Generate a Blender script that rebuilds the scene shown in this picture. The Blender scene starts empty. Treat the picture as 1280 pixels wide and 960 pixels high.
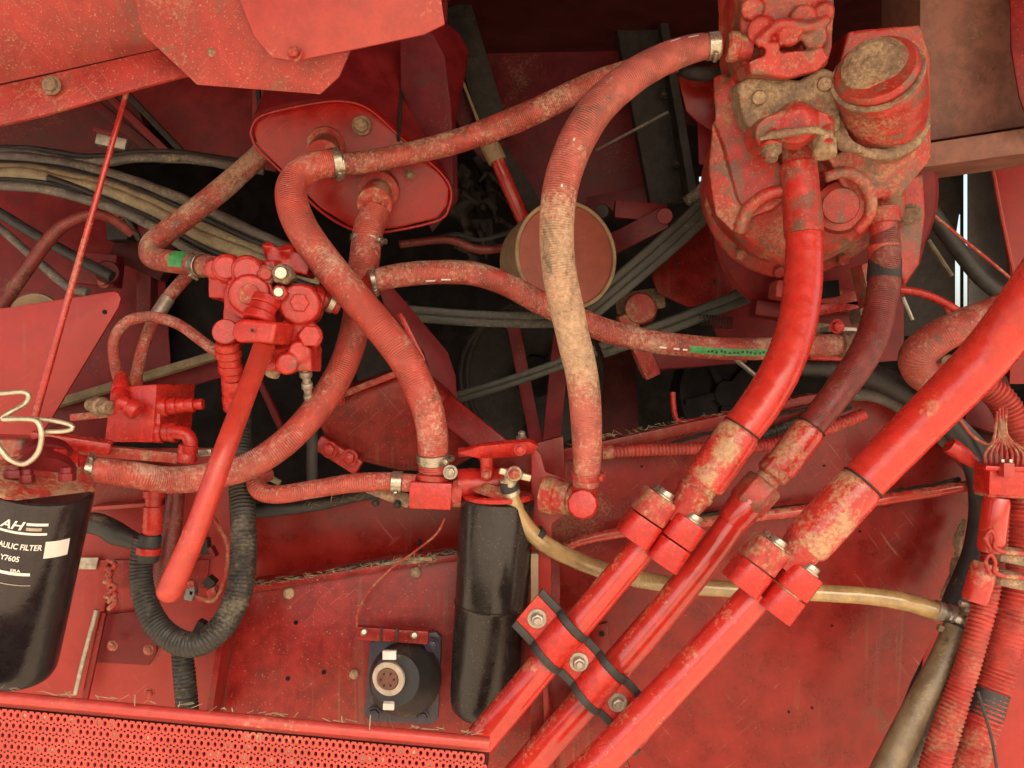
import bpy, bmesh, math, random
from mathutils import Vector, Matrix, noise as mnoise
random.seed(7)
V = Vector
scene = bpy.context.scene
COL = scene.collection

# ------------------------------------------------------------------ camera
F = 1000.0          # focal length in pixels of the 1280 wide photograph
CAMZ = 1.30
cam_data = bpy.data.cameras.new('camera')
cam = bpy.data.objects.new('camera', cam_data)
COL.objects.link(cam)
cam.location = (0, 0, CAMZ)
cam.rotation_euler = (math.radians(90), 0, 0)
cam_data.sensor_width = 36.0
cam_data.lens = 36.0 * F / 1280.0
cam_data.clip_start = 0.01
cam_data.clip_end = 500
scene.camera = cam

# ------------------------------------------------------------------ light
SUN_EL, SUN_AZ = math.radians(48), math.radians(160)
world = bpy.data.worlds.new('World')
scene.world = world
world.use_nodes = True
wn = world.node_tree
bg = wn.nodes['Background']
sky = wn.nodes.new('ShaderNodeTexSky')
sky.sky_type = 'NISHITA'
sky.sun_disc = False
sky.sun_elevation = SUN_EL
sky.sun_rotation = SUN_AZ
sky.dust_density = 6.0
sky.air_density = 1.0
sky.ozone_density = 0.6
wb = wn.nodes.new('ShaderNodeMix'); wb.data_type = 'RGBA'; wb.blend_type = 'MULTIPLY'; wb.inputs[0].default_value = 1
wb.inputs[7].default_value = (1.0, .92, .80, 1)      # the photograph's warm white balance
wn.links.new(sky.outputs[0], wb.inputs[6]); wn.links.new(wb.outputs[2], bg.inputs[0])
bg.inputs[1].default_value = 0.15
sl = bpy.data.lights.new('sun', 'SUN')
sl.energy = 3.8
sl.angle = math.radians(8)
sl.color = (1.0, 0.94, 0.83)
sun = bpy.data.objects.new('sun', sl)
COL.objects.link(sun)
sdir = V((math.sin(SUN_AZ) * math.cos(SUN_EL), math.cos(SUN_AZ) * math.cos(SUN_EL), math.sin(SUN_EL)))
sun.rotation_euler = sdir.to_track_quat('Z', 'Y').to_euler()
scene.view_settings.view_transform = 'Standard'
scene.view_settings.look = 'None'
scene.view_settings.gamma = 1.0
scene.view_settings.exposure = 1.72
scene.cycles.use_denoising = True
scene.cycles.max_bounces = 8
scene.cycles.diffuse_bounces = 4

# ------------------------------------------------------------------ placing helpers
def P(x, y, d):
    return V(((x - 640.0) * d / F, d, CAMZ + (480.0 - y) * d / F))

def plane_at(cx, cy, d, n):
    """points of a real plane through P(cx,cy,d) with normal n"""
    o = P(cx, cy, d); n = V(n).normalized(); c = V((0, 0, CAMZ))
    def f(x, y):
        r = P(x, y, 1.0) - c
        return c + r * ((o - c).dot(n) / r.dot(n))
    f.n = n if n.y < 0 else -n
    return f

class MB:
    def __init__(s): s.v = []; s.f = []; s.uv = []; s.sm = []
    def add(s, vs, fs, uvs=None, smooth=False):
        b = len(s.v); s.v += [V(p) for p in vs]
        for i, f in enumerate(fs):
            s.f.append([b + k for k in f]); s.sm.append(smooth)
            s.uv.append(uvs[i] if uvs else None)
        return s

def smooth_path(pts, step):
    """Catmull-Rom through (point, radius) pairs"""
    n = len(pts)
    if n == 2:
        L = (pts[1][0] - pts[0][0]).length; k = max(2, int(L / step))
        return [(pts[0][0].lerp(pts[1][0], i / k), pts[0][1] + (pts[1][1] - pts[0][1]) * i / k) for i in range(k + 1)]
    out = []
    for i in range(n - 1):
        p0 = pts[max(i - 1, 0)]; p1 = pts[i]; p2 = pts[i + 1]; p3 = pts[min(i + 2, n - 1)]
        if i == 0: p0 = (p1[0] * 2 - p2[0], p1[1])
        if i == n - 2: p3 = (p2[0] * 2 - p1[0], p2[1])
        L = (p2[0] - p1[0]).length; k = max(2, int(L / step))
        for j in range(k):
            t = j / k; t2 = t * t; t3 = t2 * t
            a = (-.5 * t3 + t2 - .5 * t, 1.5 * t3 - 2.5 * t2 + 1, -1.5 * t3 + 2 * t2 + .5 * t, .5 * t3 - .5 * t2)
            out.append((p0[0] * a[0] + p1[0] * a[1] + p2[0] * a[2] + p3[0] * a[3], p1[1] + (p2[1] - p1[1]) * t))
    out.append(pts[-1]); return out

def frames(path):
    T = []
    n = len(path)
    for i in range(n):
        a = path[max(i - 1, 0)][0]; b = path[min(i + 1, n - 1)][0]
        T.append((b - a).normalized())
    u = T[0].cross(V((0.13, 1, 0.07))).normalized()
    out = []
    for i in range(n):
        u = (u - T[i] * u.dot(T[i])).normalized()
        out.append((T[i], u, T[i].cross(u)))
    return out

def tube(mb, pts, step=0.005, seg=20, rf=None, cap=True, flat=None, wob=0.0):
    """pts: (x, y, depth, radius px); radius scales with depth; rf(s, ang) multiplies it"""
    raw = [(P(p[0], p[1], p[2]), p[3] * p[2] / F) for p in pts]
    return tube3(mb, raw, step, seg, rf, cap, flat, wob)

def tube3(mb, raw, step=0.005, seg=20, rf=None, cap=True, flat=None, wob=0.0):
    path = smooth_path(raw, step)
    fr = frames(path); vs = []; fs = []; uvs = []
    s = 0; S = []
    so = random.random() * 50
    for i, (p, r) in enumerate(path):
        if i: s += (p - path[i - 1][0]).length
        S.append(s)
        t, u, w = fr[i]
        if wob: p = p + u * (mnoise.noise(V((s * 14 + so, 0, 0))) * wob * r) + w * (mnoise.noise(V((s * 14 + so, 9, 0))) * wob * r)
        for k in range(seg):
            a = 2 * math.pi * k / seg
            m = rf(s, a) if rf else 1.0
            if wob: m *= 1 + wob * .4 * mnoise.noise(V((s * 45 + so, math.cos(a), math.sin(a))))
            q = u * math.cos(a) + w * math.sin(a) * (flat or 1)
            vs.append(p + q * (r * m))
    for i in range(len(path) - 1):
        for k in range(seg):
            k2 = (k + 1) % seg
            fs.append((i * seg + k, i * seg + k2, (i + 1) * seg + k2, (i + 1) * seg + k))
            uvs.append(((S[i], k / seg), (S[i], (k + 1) / seg), (S[i + 1], (k + 1) / seg), (S[i + 1], k / seg)))
    mb.add(vs, fs, uvs, True)
    if cap:
        n = len(path)
        mb.add(vs[:seg], [list(range(seg))[::-1]]); mb.add(vs[(n - 1) * seg:], [list(range(seg))])
    return S[-1]

def basis(t, up=None):
    t = t.normalized()
    r = up or V((0, -1, 0))
    u = r - t * r.dot(t)
    if u.length < 1e-3: u = V((0, 0, 1)) - t * t.z
    u.normalize(); return t, u, t.cross(u)

def lathe3(mb, a, b, prof, seg=24, smooth=True, rot=0.0):
    """prof: list of (t along a-b, radius m)"""
    t, u, w = basis(b - a); vs = []; fs = []
    for (k, r) in prof:
        c = a.lerp(b, k)
        for i in range(seg):
            g = 2 * math.pi * (i + rot) / seg
            vs.append(c + (u * math.cos(g) + w * math.sin(g)) * r)
    n = len(prof); uvs = []
    L = (b - a).length
    for j in range(n - 1):
        for i in range(seg):
            i2 = (i + 1) % seg
            fs.append((j * seg + i, j * seg + i2, (j + 1) * seg + i2, (j + 1) * seg + i))
            uvs.append(((prof[j][0] * L, i / seg), (prof[j][0] * L, (i + 1) / seg), (prof[j + 1][0] * L, (i + 1) / seg), (prof[j + 1][0] * L, i / seg)))
    mb.add(vs, fs, uvs, smooth)
    mb.add(vs[:seg], [list(range(seg))[::-1]]); mb.add(vs[(n - 1) * seg:], [list(range(seg))])
    return mb

def lathe(mb, a, b, prof, seg=24, smooth=True, rot=0.0):
    """a, b: (x, y, depth); prof radii in px at mean depth"""
    k = (a[2] + b[2]) / 2 / F
    return lathe3(mb, P(*a), P(*b), [(t, r * k) for t, r in prof], seg, smooth, rot)

def rprof(r, e=0.08, t0=0.0, t1=1.0):
    return [(t0, r * (1 - e)), (t0 + e * .6 * (t1 - t0), r), (t1 - e * .6 * (t1 - t0), r), (t1, r * (1 - e))]

def ext(mb, pts, vec):
    """closed prism: polygon pts (world) swept by vec"""
    n = len(pts); vs = list(pts) + [p + vec for p in pts]
    fs = [list(range(n)), list(range(2 * n - 1, n - 1, -1))]
    for i in range(n): fs.append([i, n + i, n + (i + 1) % n, (i + 1) % n])
    uv = None
    mb.add(vs, fs, uv); return mb

def plate(mb, pl, poly, th):
    return ext(mb, [pl(x, y) for x, y in poly], -pl.n * th)

def bar(mb, a, b, w, th, up=None):
    """box from a to b (x,y,d); w = width across in px, th = depth thickness m"""
    A = P(*a); B = P(*b); t, u, s = basis(B - A, up); k = (a[2] + b[2]) / 2 / F * w / 2
    pts = [A - s * k, A + s * k, B + s * k, B - s * k]
    return ext(mb, [p + u * (th / 2) for p in pts], -u * th)

def block(mb, c, size, t=None, up=None):
    """box at world centre c, size (along t, across, depth)"""
    t, u, s = basis(t or V((1, 0, 0)), up)
    a, b, d = size[0] / 2, size[1] / 2, size[2]
    pts = [c - t * a - s * b, c - t * a + s * b, c + t * a + s * b, c + t * a - s * b]
    return ext(mb, [p + u * (d / 2) for p in pts], -u * d)

def disc_ring(mb, c, n, r0, r1, th, seg=32):
    t, u, w = basis(V(n)); vs = []; fs = []
    for (r, o) in ((r0, 0), (r1, 0), (r1, th), (r0, th)):
        for i in range(seg):
            g = 2 * math.pi * i / seg
            vs.append(c + (u * math.cos(g) + w * math.sin(g)) * r - t * o)
    for j in range(4):
        for i in range(seg):
            i2 = (i + 1) % seg; j2 = (j + 1) % 4
            fs.append((j * seg + i, j * seg + i2, j2 * seg + i2, j2 * seg + i))
    mb.add(vs, fs, None, True); return mb

# ------------------------------------------------------------------ objects
def finish(name, mb, mat, parent=None, bevel=0.0, bseg=2, crease=35):
    me = bpy.data.meshes.new(name)
    bm = bmesh.new(); uvl = bm.loops.layers.uv.new('UVMap')
    if parent is not None: org = parent.matrix_world.translation.copy()
    else:
        lo = V((min(p.x for p in mb.v), min(p.y for p in mb.v), min(p.z for p in mb.v)))
        hi = V((max(p.x for p in mb.v), max(p.y for p in mb.v), max(p.z for p in mb.v)))
        org = (lo + hi) / 2; org.z = lo.z
    bv = [bm.verts.new(p - org) for p in mb.v]
    for f, uv, sm in zip(mb.f, mb.uv, mb.sm):
        try: face = bm.faces.new([bv[i] for i in f])
        except ValueError: continue
        face.smooth = sm
        for k, l in enumerate(face.loops):
            if uv: l[uvl].uv = uv[k]
            else:
                c = l.vert.co; l[uvl].uv = (c.x, c.z)
    bmesh.ops.remove_doubles(bm, verts=bm.verts, dist=1e-6)
    bmesh.ops.recalc_face_normals(bm, faces=bm.faces)
    if bevel:
        es = [e for e in bm.edges if len(e.link_faces) == 2 and e.calc_face_angle(0) > math.radians(crease)]
        r = bmesh.ops.bevel(bm, geom=es, offset=bevel, segments=bseg, profile=0.6, affect='EDGES', clamp_overlap=True)
        for f in bm.faces: f.smooth = True
    for e in bm.edges:
        if len(e.link_faces) == 2 and e.calc_face_angle(0) > math.radians(38): e.smooth = False
    bm.to_mesh(me); bm.free()
    me.materials.append(mat)
    o = bpy.data.objects.new(name, me); COL.objects.link(o)
    if parent is not None: o.parent = parent
    else: o.location = org
    if parent is not None and parent.type == 'MESH': pass
    return o

def fix_world():
    bpy.context.view_layer.update()

def tag(o, label, cat, group=None, kind=None):
    if label: o['label'] = label
    if cat: o['category'] = cat
    if group: o['group'] = group
    if kind: o['kind'] = kind
    return o

def thing(name, label, cat, at, group=None):
    o = bpy.data.objects.new(name, None); COL.objects.link(o)
    o.location = P(*at) if not isinstance(at, Vector) else at
    o.matrix_world = Matrix.Translation(o.location)
    o.empty_display_size = 0.02
    return tag(o, label, cat, group)

def part(T, name, mb, mat, bevel=0.0, bseg=2, label=None, kind=None):
    """T may be a thing (Empty) or a part: a part's origin is its thing's"""
    if T.type == 'MESH':
        root = T.parent
        o = finish(name, mb, mat, root, bevel, bseg); o.parent = T
    else:
        o = finish(name, mb, mat, T, bevel, bseg)
    if label: o['label'] = label
    if kind: o['kind'] = kind
    return o

def single(name, mb, mat, label, cat, group=None, bevel=0.0, kind=None):
    o = finish(name, mb, mat, None, bevel)
    return tag(o, label, cat, group, kind)

# ------------------------------------------------------------------ materials
def mat(name, base, var=0.25, dust=(0.34, 0.25, 0.14), dust_amt=0.3, dust_scale=14, grime=(0.05, 0.035, 0.022), grime_amt=0.15,
        rough=0.4, fine=220, bump=0.25, wrap=0.0, wrap_pitch=0.0027, metal=0.0, seed=0, up=0.0, coat=0.0, fade=None, spec=0.5, chips=0.0,
        trans=0.0, lines=0.0, lump=0.35, spots=(), scratch=0.0):
    m = bpy.data.materials.new(name); m.use_nodes = True
    if base[0] > 3 * base[1]: base = (base[0] * .78, base[1] * .66, base[2] * .70)
    nt = m.node_tree; N = nt.nodes; L = nt.links
    bs = N['Principled BSDF']
    tc = N.new('ShaderNodeTexCoord'); mp = N.new('ShaderNodeMapping')
    mp.inputs['Location'].default_value = (seed * 1.37, seed * 2.11, seed * 0.73)
    L.new(tc.outputs['Object'], mp.inputs['Vector'])
    def nz(scale, detail=4, rough_=0.6, src=None, dist=0.0):
        n = N.new('ShaderNodeTexNoise'); n.inputs['Scale'].default_value = scale
        n.inputs['Detail'].default_value = detail; n.inputs['Roughness'].default_value = rough_
        n.inputs['Distortion'].default_value = dist
        L.new(src or mp.outputs[0], n.inputs['Vector']); return n.outputs[0]
    def ramp(src, a, b):
        r = N.new('ShaderNodeMapRange'); r.inputs[1].default_value = a; r.inputs[2].default_value = b
        r.clamp = True; r.interpolation_type = 'SMOOTHSTEP'; L.new(src, r.inputs[0]); return r.outputs[0]
    def math_(op, a, b):
        q = N.new('ShaderNodeMath'); q.operation = op; q.use_clamp = op != 'SUBTRACT'
        for i, x in enumerate((a, b)):
            if isinstance(x, (int, float)): q.inputs[i].default_value = x
            else: L.new(x, q.inputs[i])
        return q.outputs[0]
    def mix(f, a, b):
        x = N.new('ShaderNodeMix'); x.data_type = 'RGBA'
        if isinstance(f, (int, float)): x.inputs[0].default_value = f
        else: L.new(f, x.inputs[0])
        for i, c in ((6, a), (7, b)):
            if isinstance(c, tuple): x.inputs[i].default_value = (*c[:3], 1)
            else: L.new(c, x.inputs[i])
        return x.outputs[2]
    big = nz(dust_scale, 5, 0.65); med = nz(dust_scale * 3.7, 6, 0.7); fn = nz(fine, 4, 0.7)
    dark = tuple(c * (1 - var) for c in base)
    lite = fade or tuple(min(1, c * (1 + var * .5) + 0.012 * var) for c in base)
    c = mix(ramp(med, 0.35, 0.65), dark, lite)
    # dust: where the large pattern is high, broken up by the fine one
    th = 0.74 - 0.42 * dust_amt
    comb = math_('ADD', math_('MULTIPLY', big, 0.62), math_('MULTIPLY', fn, 0.38))
    if up:
        g = N.new('ShaderNodeNewGeometry'); sp = N.new('ShaderNodeSeparateXYZ'); L.new(g.outputs['Normal'], sp.inputs[0])
        comb = math_('ADD', comb, math_('MULTIPLY', ramp(sp.outputs[2], -0.2, 0.9), up))
    for (sx_, sy_, sd_, sr_, sa_) in spots:       # caked dirt where it really sits on the machine
        gp = N.new('ShaderNodeNewGeometry'); dn = N.new('ShaderNodeVectorMath'); dn.operation = 'DISTANCE'
        L.new(gp.outputs['Position'], dn.inputs[0]); dn.inputs[1].default_value = P(sx_, sy_, sd_)
        comb = math_('ADD', comb, math_('MULTIPLY', ramp(dn.outputs['Value'], sr_ * sd_ / F, sr_ * .25 * sd_ / F), sa_))
    dm = ramp(comb, th - 0.05, th + 0.10)
    dm = math_('MULTIPLY', dm, min(0.92, 0.5 + dust_amt * 0.6))
    # thin even film of dust
    film = math_('MULTIPLY', ramp(nz(dust_scale * 0.6, 3), 0.35, 0.8), dust_amt * 0.26)
    dcol = mix(ramp(fn, 0.3, 0.7), tuple(x * .7 for x in dust), tuple(min(1, x * 1.25) for x in dust))
    c = mix(film, c, dcol); c = mix(dm, c, dcol)
    gm = math_('MULTIPLY', ramp(nz(dust_scale * 1.9, 6, 0.75, dist=0.6), 0.80 - 0.45 * grime_amt - .06, 0.80 - 0.45 * grime_amt + 0.08), 0.85)
    c = mix(gm, c, grime)
    if chips:
        sp_ = ramp(nz(420, 2, 0.5), 0.80 - 0.16 * chips, 0.82 - 0.14 * chips)
        c = mix(math_('MULTIPLY', sp_, 0.7), c, dust)
    h = fn
    if scratch:      # fine directional scratches down to a paler undercoat, and faint run marks
        for (rx, ry, sx3, sz3, th3, f3, colr) in ((.3, .7, 16, 420, .675, .4, (.42, .16, .11)), (-.2, -.9, 13, 380, .685, .4, (.38, .17, .12)), (0, 1.57, 3, 90, .62, .28, tuple(x * .6 for x in dust))):
            m1 = N.new('ShaderNodeMapping'); m1.inputs['Rotation'].default_value = (0, ry, 0); L.new(mp.outputs[0], m1.inputs['Vector'])
            m2 = N.new('ShaderNodeMapping'); m2.inputs['Scale'].default_value = (sx3, sx3, sz3)
            L.new(m1.outputs[0], m2.inputs['Vector'])
            q3 = nz(1.0, 2, .5, src=m2.outputs[0]); gate = ramp(nz(5.5 + rx, 3), .48, .62)
            c = mix(math_('MULTIPLY', math_('MULTIPLY', ramp(q3, th3, th3 + .03), gate), f3 * scratch), c, colr)
    bump_src = [(fn, bump, 0.0006)]
    uvn = tc.outputs['UV']
    if wrap or lines:
        sx = N.new('ShaderNodeSeparateXYZ'); L.new(uvn, sx.inputs[0])
        wv = N.new('ShaderNodeMath'); wv.operation = 'SINE'
        ph = N.new('ShaderNodeMath'); ph.operation = 'MULTIPLY_ADD'
        ph.inputs[1].default_value = 2 * math.pi / wrap_pitch
        L.new(sx.outputs[0], ph.inputs[0]); 
        dd = N.new('ShaderNodeMath'); dd.operation = 'MULTIPLY'; dd.inputs[1].default_value = 9.0
        L.new(nz(38, 3), dd.inputs[0]); L.new(dd.outputs[0], ph.inputs[2])
        L.new(ph.outputs[0], wv.inputs[0])
        mk = ramp(nz(30, 4, 0.7), 0.36, 0.60)
        w2 = N.new('ShaderNodeMath'); w2.operation = 'MULTIPLY'; L.new(wv.outputs[0], w2.inputs[0]); L.new(mk, w2.inputs[1])
        bump_src.append((w2.outputs[0], wrap, 0.0010))
        # dirt sits in the wraps
        lo = math_('MULTIPLY', ramp(w2.outputs[0], 0.1, 1.0), 0.40 * min(1, wrap + lines))
        c = mix(lo, c, tuple(x * .5 for x in dust))
    L.new(c, bs.inputs['Base Color'])
    rr = N.new('ShaderNodeMath'); rr.operation = 'MULTIPLY_ADD'; rr.use_clamp = True
    L.new(dm, rr.inputs[0]); rr.inputs[1].default_value = 0.9 - rough
    rv = N.new('ShaderNodeMath'); rv.operation = 'MULTIPLY_ADD'; L.new(med, rv.inputs[0]); rv.inputs[1].default_value = 0.3; rv.inputs[2].default_value = rough - 0.15
    L.new(rv.outputs[0], rr.inputs[2]); L.new(rr.outputs[0], bs.inputs['Roughness'])
    bs.inputs['Metallic'].default_value = metal
    bs.inputs['Specular IOR Level'].default_value = spec
    if coat:
        bs.inputs['Coat Weight'].default_value = coat; bs.inputs['Coat Roughness'].default_value = 0.12
    if trans: bs.inputs['Transmission Weight'].default_value = trans
    nrm = None
    bump_src.append((dm, 0.35, 0.0005)); bump_src.append((med, lump, 0.0014))
    for src, st, dist in bump_src:
        b = N.new('ShaderNodeBump'); b.inputs['Strength'].default_value = st; b.inputs['Distance'].default_value = dist
        L.new(src, b.inputs['Height'])
        if nrm: L.new(nrm, b.inputs['Normal'])
        nrm = b.outputs[0]
    L.new(nrm, bs.inputs['Normal'])
    return m

RED = (0.25, 0.011, 0.007); REDH = (0.60, 0.060, 0.036); MAROON = (0.30, 0.022, 0.018)
KH = (0.42, 0.32, 0.17); OL = (0.13, 0.105, 0.06)
M = {}
M['panel'] = mat('red_panel_paint', RED, .22, spec=.35, dust=(.34, .15, .08), dust_amt=.08, dust_scale=6, grime=(.10,.05,.03), grime_amt=.30, rough=.30, fine=300, bump=.10, seed=1, scratch=1, chips=.6, lump=.15, spots=((720,655,1.13,90,.16),(1180,720,1.13,70,.14),(860,560,1.13,60,.08)))  # panel reds darkened from the pipes' paint, for light lost with depth
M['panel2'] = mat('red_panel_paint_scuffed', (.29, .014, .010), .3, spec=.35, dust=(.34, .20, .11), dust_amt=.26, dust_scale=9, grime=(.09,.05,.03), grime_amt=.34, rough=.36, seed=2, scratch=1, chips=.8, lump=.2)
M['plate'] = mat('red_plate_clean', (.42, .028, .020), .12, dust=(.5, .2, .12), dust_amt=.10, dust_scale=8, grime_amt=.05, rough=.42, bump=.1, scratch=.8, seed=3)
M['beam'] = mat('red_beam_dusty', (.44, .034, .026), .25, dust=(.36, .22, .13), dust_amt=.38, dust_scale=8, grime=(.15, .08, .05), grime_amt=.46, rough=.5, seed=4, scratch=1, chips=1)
M['far'] = mat('far_red_shade_tinted', (.15, .010, .018), .25, dust=(.22, .12, .08), dust_amt=.35, dust_scale=8, grime_amt=.42, rough=.5, seed=5, spec=.3)  # red darkened and cooled to paint in the shade further back
M['farred'] = mat('far_red_shaded', (.22, .010, .014), .25, spec=.35, dust=(.20, .10, .07), dust_amt=.26, dust_scale=8, grime_amt=.3, rough=.5, seed=6)  # body red with the dimness of deeper parts put into its colour
M['tank'] = mat('red_tank_paint', (.42, .011, .007), .18, spec=.4, dust=(.30, .16, .09), dust_amt=.06, dust_scale=10, grime_amt=.26, rough=.22, bump=.12, scratch=.8, seed=7)
M['pipe'] = mat('red_pipe_paint', (.62, .034, .022), .15, dust=KH, dust_amt=.22, dust_scale=16, grime_amt=.20, rough=.20, bump=.08, scratch=.8, seed=8, up=.10, coat=.5, lump=.06)
M['pipe2'] = mat('red_pipe_dusty', (.58, .04, .028), .2, dust=KH, dust_amt=.40, dust_scale=14, grime_amt=.20, rough=.24, seed=9, up=.10, coat=.3, chips=.6, lump=.15, spots=((912,566,.86,30,.13),(885,596,.86,30,.10),(1062,660,.82,34,.13),(1020,692,.82,40,.12),(885,800,.84,30,.10)))
M['fit'] = mat('red_fitting_paint', (.60, .028, .018), .2, dust=KH, dust_amt=.22, dust_scale=30, grime_amt=.30, rough=.26, seed=10, lump=.6)
M['fitd'] = mat('red_fitting_dirty', (.50, .035, .025), .25, dust=(.36, .27, .15), dust_amt=.50, dust_scale=34, grime_amt=.32, rough=.5, seed=11, up=.06)
M['hose'] = mat('red_hose_wrapped', (.56, .085, .055), .22, dust=(.50, .34, .25), dust_amt=.44, dust_scale=11, grime=(.12,.07,.045), grime_amt=.36, rough=.42, wrap=.55, seed=12, up=.05, chips=.5)
M['hose_tan'] = mat('red_hose_khaki_dust', (.50, .12, .09), .3, dust=(.48, .37, .23), dust_amt=.42, dust_scale=9, grime=(.10, .075, .05), grime_amt=.42, rough=.56, wrap=.5, spots=((698,345,.88,150,.22),(722,440,.89,90,.10)), seed=16, up=.02, chips=.5)
M['hose_fresh'] = mat('red_hose_glossy', (.66, .038, .024), .14, dust=KH, dust_amt=.20, dust_scale=15, grime_amt=.08, rough=.27, spots=((1160,505,.81,34,.22),(1000,250,.93,50,.1)), wrap=.12, wrap_pitch=.022, seed=14, coat=.1, lump=.1)
M['hose_dark'] = mat('brown_red_hose', (.22, .030, .024), .3, dust=(.25, .15, .09), dust_amt=.4, dust_scale=18, grime=(.03, .03, .03), grime_amt=.35, rough=.42, wrap=.3, seed=15)
M['hose_mid'] = mat('red_hose_grimy', (.46, .065, .045), .3, dust=(.44, .32, .22), dust_amt=.52, dust_scale=16, grime=(.11, .06, .04), grime_amt=.46, rough=.42, wrap=.5, seed=17, up=.05, chips=1)
M['cast'] = mat('red_casting_muddy', (.56, .035, .024), .25, dust=(.34, .24, .14), dust_amt=.46, dust_scale=13, grime=(.13, .09, .055), grime_amt=.58, rough=.34, bump=.4, lump=.9, seed=18, chips=1)
M['castc'] = mat('red_casting_paint', (.58, .030, .020), .2, dust=(.36, .22, .13), dust_amt=.26, dust_scale=14, grime=(.14, .08, .05), grime_amt=.34, rough=.26, bump=.35, lump=.9, seed=19)
M['mud'] = mat('mud_caked_metal', (.20, .13, .085), .4, dust=(.36, .26, .15), dust_amt=.6, dust_scale=26, grime=(.35, .04, .03), grime_amt=.42, rough=.75, bump=.8, seed=20)
M['brown'] = mat('brown_rusty_beam', (.22, .085, .058), .3, dust=(.22, .14, .08), dust_amt=.42, dust_scale=9, grime=(.06, .03, .02), grime_amt=.35, rough=.55, bump=.35, seed=21, chips=1)
M['black'] = mat('black_rubber', (.022, .022, .022), .3, dust=(.20, .17, .12), dust_amt=.25, dust_scale=20, grime_amt=.1, rough=.55, seed=22, up=.05)
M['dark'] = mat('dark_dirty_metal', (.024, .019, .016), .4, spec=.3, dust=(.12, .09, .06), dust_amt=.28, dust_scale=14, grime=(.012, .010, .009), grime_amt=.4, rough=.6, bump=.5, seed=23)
M['void'] = mat('recess_shade_metal', (.007, .005, .005), .5, spec=.15, dust=(.02, .014, .010), dust_amt=.25, dust_scale=6, grime=(.006, .005, .005), grime_amt=.4, rough=.7, seed=24)  # near-black base paints in the darkness of the recess
M['filter'] = mat('black_filter_enamel', (.018, .013, .014), .2, dust=(.16, .12, .09), dust_amt=.05, dust_scale=14, grime_amt=.03, rough=.15, bump=.05, seed=25, chips=.35)
M['filter2'] = mat('black_filter_enamel_dusty', (.016, .014, .013), .2, dust=(.15, .12, .07), dust_amt=.14, dust_scale=12, grime_amt=.05, rough=.24, bump=.08, seed=26, chips=.8, lump=.12)
M['corr'] = mat('black_corrugated_plastic', (.030, .030, .028), .3, dust=(.22, .19, .13), dust_amt=.34, dust_scale=18, grime_amt=.1, rough=.5, seed=27, up=.07)
M['corr_red'] = mat('red_corrugated_conduit', (.50, .045, .032), .3, dust=(.32, .22, .13), dust_amt=.40, dust_scale=12, grime=(.03, .025, .02), grime_amt=.34, rough=.5, seed=28)
M['belt'] = mat('grey_rubber_belt', (.055, .055, .042), .2, dust=(.20, .18, .13), dust_amt=.4, dust_scale=12, grime_amt=.2, rough=.45, seed=29)
M['cable'] = mat('grey_dusty_cable', (.11, .10, .09), .35, dust=(.30, .26, .17), dust_amt=.45, dust_scale=9, grime=(.02, .02, .02), grime_amt=.3, rough=.6, seed=30)
M['cable_k'] = mat('khaki_dusty_cable', (.26, .22, .13), .3, dust=(.36, .30, .18), dust_amt=.5, dust_scale=12, grime=(.04, .03, .02), grime_amt=.25, rough=.65, seed=31)
M['clear'] = mat('yellowed_clear_hose', (.42, .29, .12), .3, dust=(.5, .42, .26), dust_amt=.3, dust_scale=10, grime=(.14, .07, .03), grime_amt=.35, rough=.18, bump=.1, seed=32, coat=.8, trans=.15, lump=.1)
M['oilpipe'] = mat('olive_dirty_pipe', (.17, .13, .075), .35, dust=(.36, .29, .17), dust_amt=.4, dust_scale=10, grime=(.05, .035, .02), grime_amt=.35, rough=.4, seed=33)
M['zinc'] = mat('zinc_plated_steel', (.46, .43, .34), .2, dust=(.3, .24, .14), dust_amt=.22, dust_scale=30, grime_amt=.2, rough=.28, metal=.8, seed=34)
M['steel'] = mat('dull_steel', (.42, .38, .31), .3, dust=(.28, .22, .14), dust_amt=.35, dust_scale=30, grime_amt=.3, rough=.4, metal=.6, seed=35)
M['wire'] = mat('galvanised_wire', (.55, .50, .36), .2, dust=(.25, .18, .1), dust_amt=.25, dust_scale=24, grime_amt=.2, rough=.32, metal=.6, seed=36)
M['white'] = mat('white_label_print', (.72, .70, .64), .08, dust=(.4, .35, .3), dust_amt=.08, grime_amt=.02, rough=.5, bump=.05, seed=37)
M['green'] = mat('green_print_stripe', (.045, .30, .085), .35, dust=(.4, .45, .25), dust_amt=.3, dust_scale=40, grime_amt=.2, rough=.5, seed=38)
M['ring'] = mat('tan_plastic_ring', (.50, .42, .33), .15, dust=(.3, .2, .15), dust_amt=.2, grime_amt=.15, dust_scale=30, rough=.45, seed=39)
M['cap'] = mat('rusty_red_lid', (.36, .10, .055), .15, dust=(.25, .17, .09), dust_amt=.22, dust_scale=12, grime_amt=.15, rough=.5, seed=40)
M['rim'] = mat('olive_lid_rim', (.30, .20, .11), .25, dust=(.34, .27, .16), dust_amt=.45, dust_scale=14, grime_amt=.22, rough=.6, seed=41)
M['purple'] = mat('blue_black_plastic', (.035, .028, .05), .3, dust=(.18, .12, .10), dust_amt=.28, dust_scale=20, grime_amt=.1, rough=.4, seed=42)
M['step'] = mat('red_step_paint', (.52, .060, .045), .15, dust=(.5, .28, .18), dust_amt=.28, dust_scale=10, grime_amt=.1, rough=.42, seed=43)
M['greyblack'] = mat('grey_black_sheet', (.17, .17, .165), .2, dust=(.16, .15, .12), dust_amt=.25, dust_scale=6, grime_amt=.15, rough=.5, seed=44)
M['ground'] = mat('pale_dirt_ground', (.34, .27, .20), .2, dust=(.4, .33, .24), dust_amt=.4, dust_scale=.8, grime_amt=.2, rough=.95, fine=30, seed=45)
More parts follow.
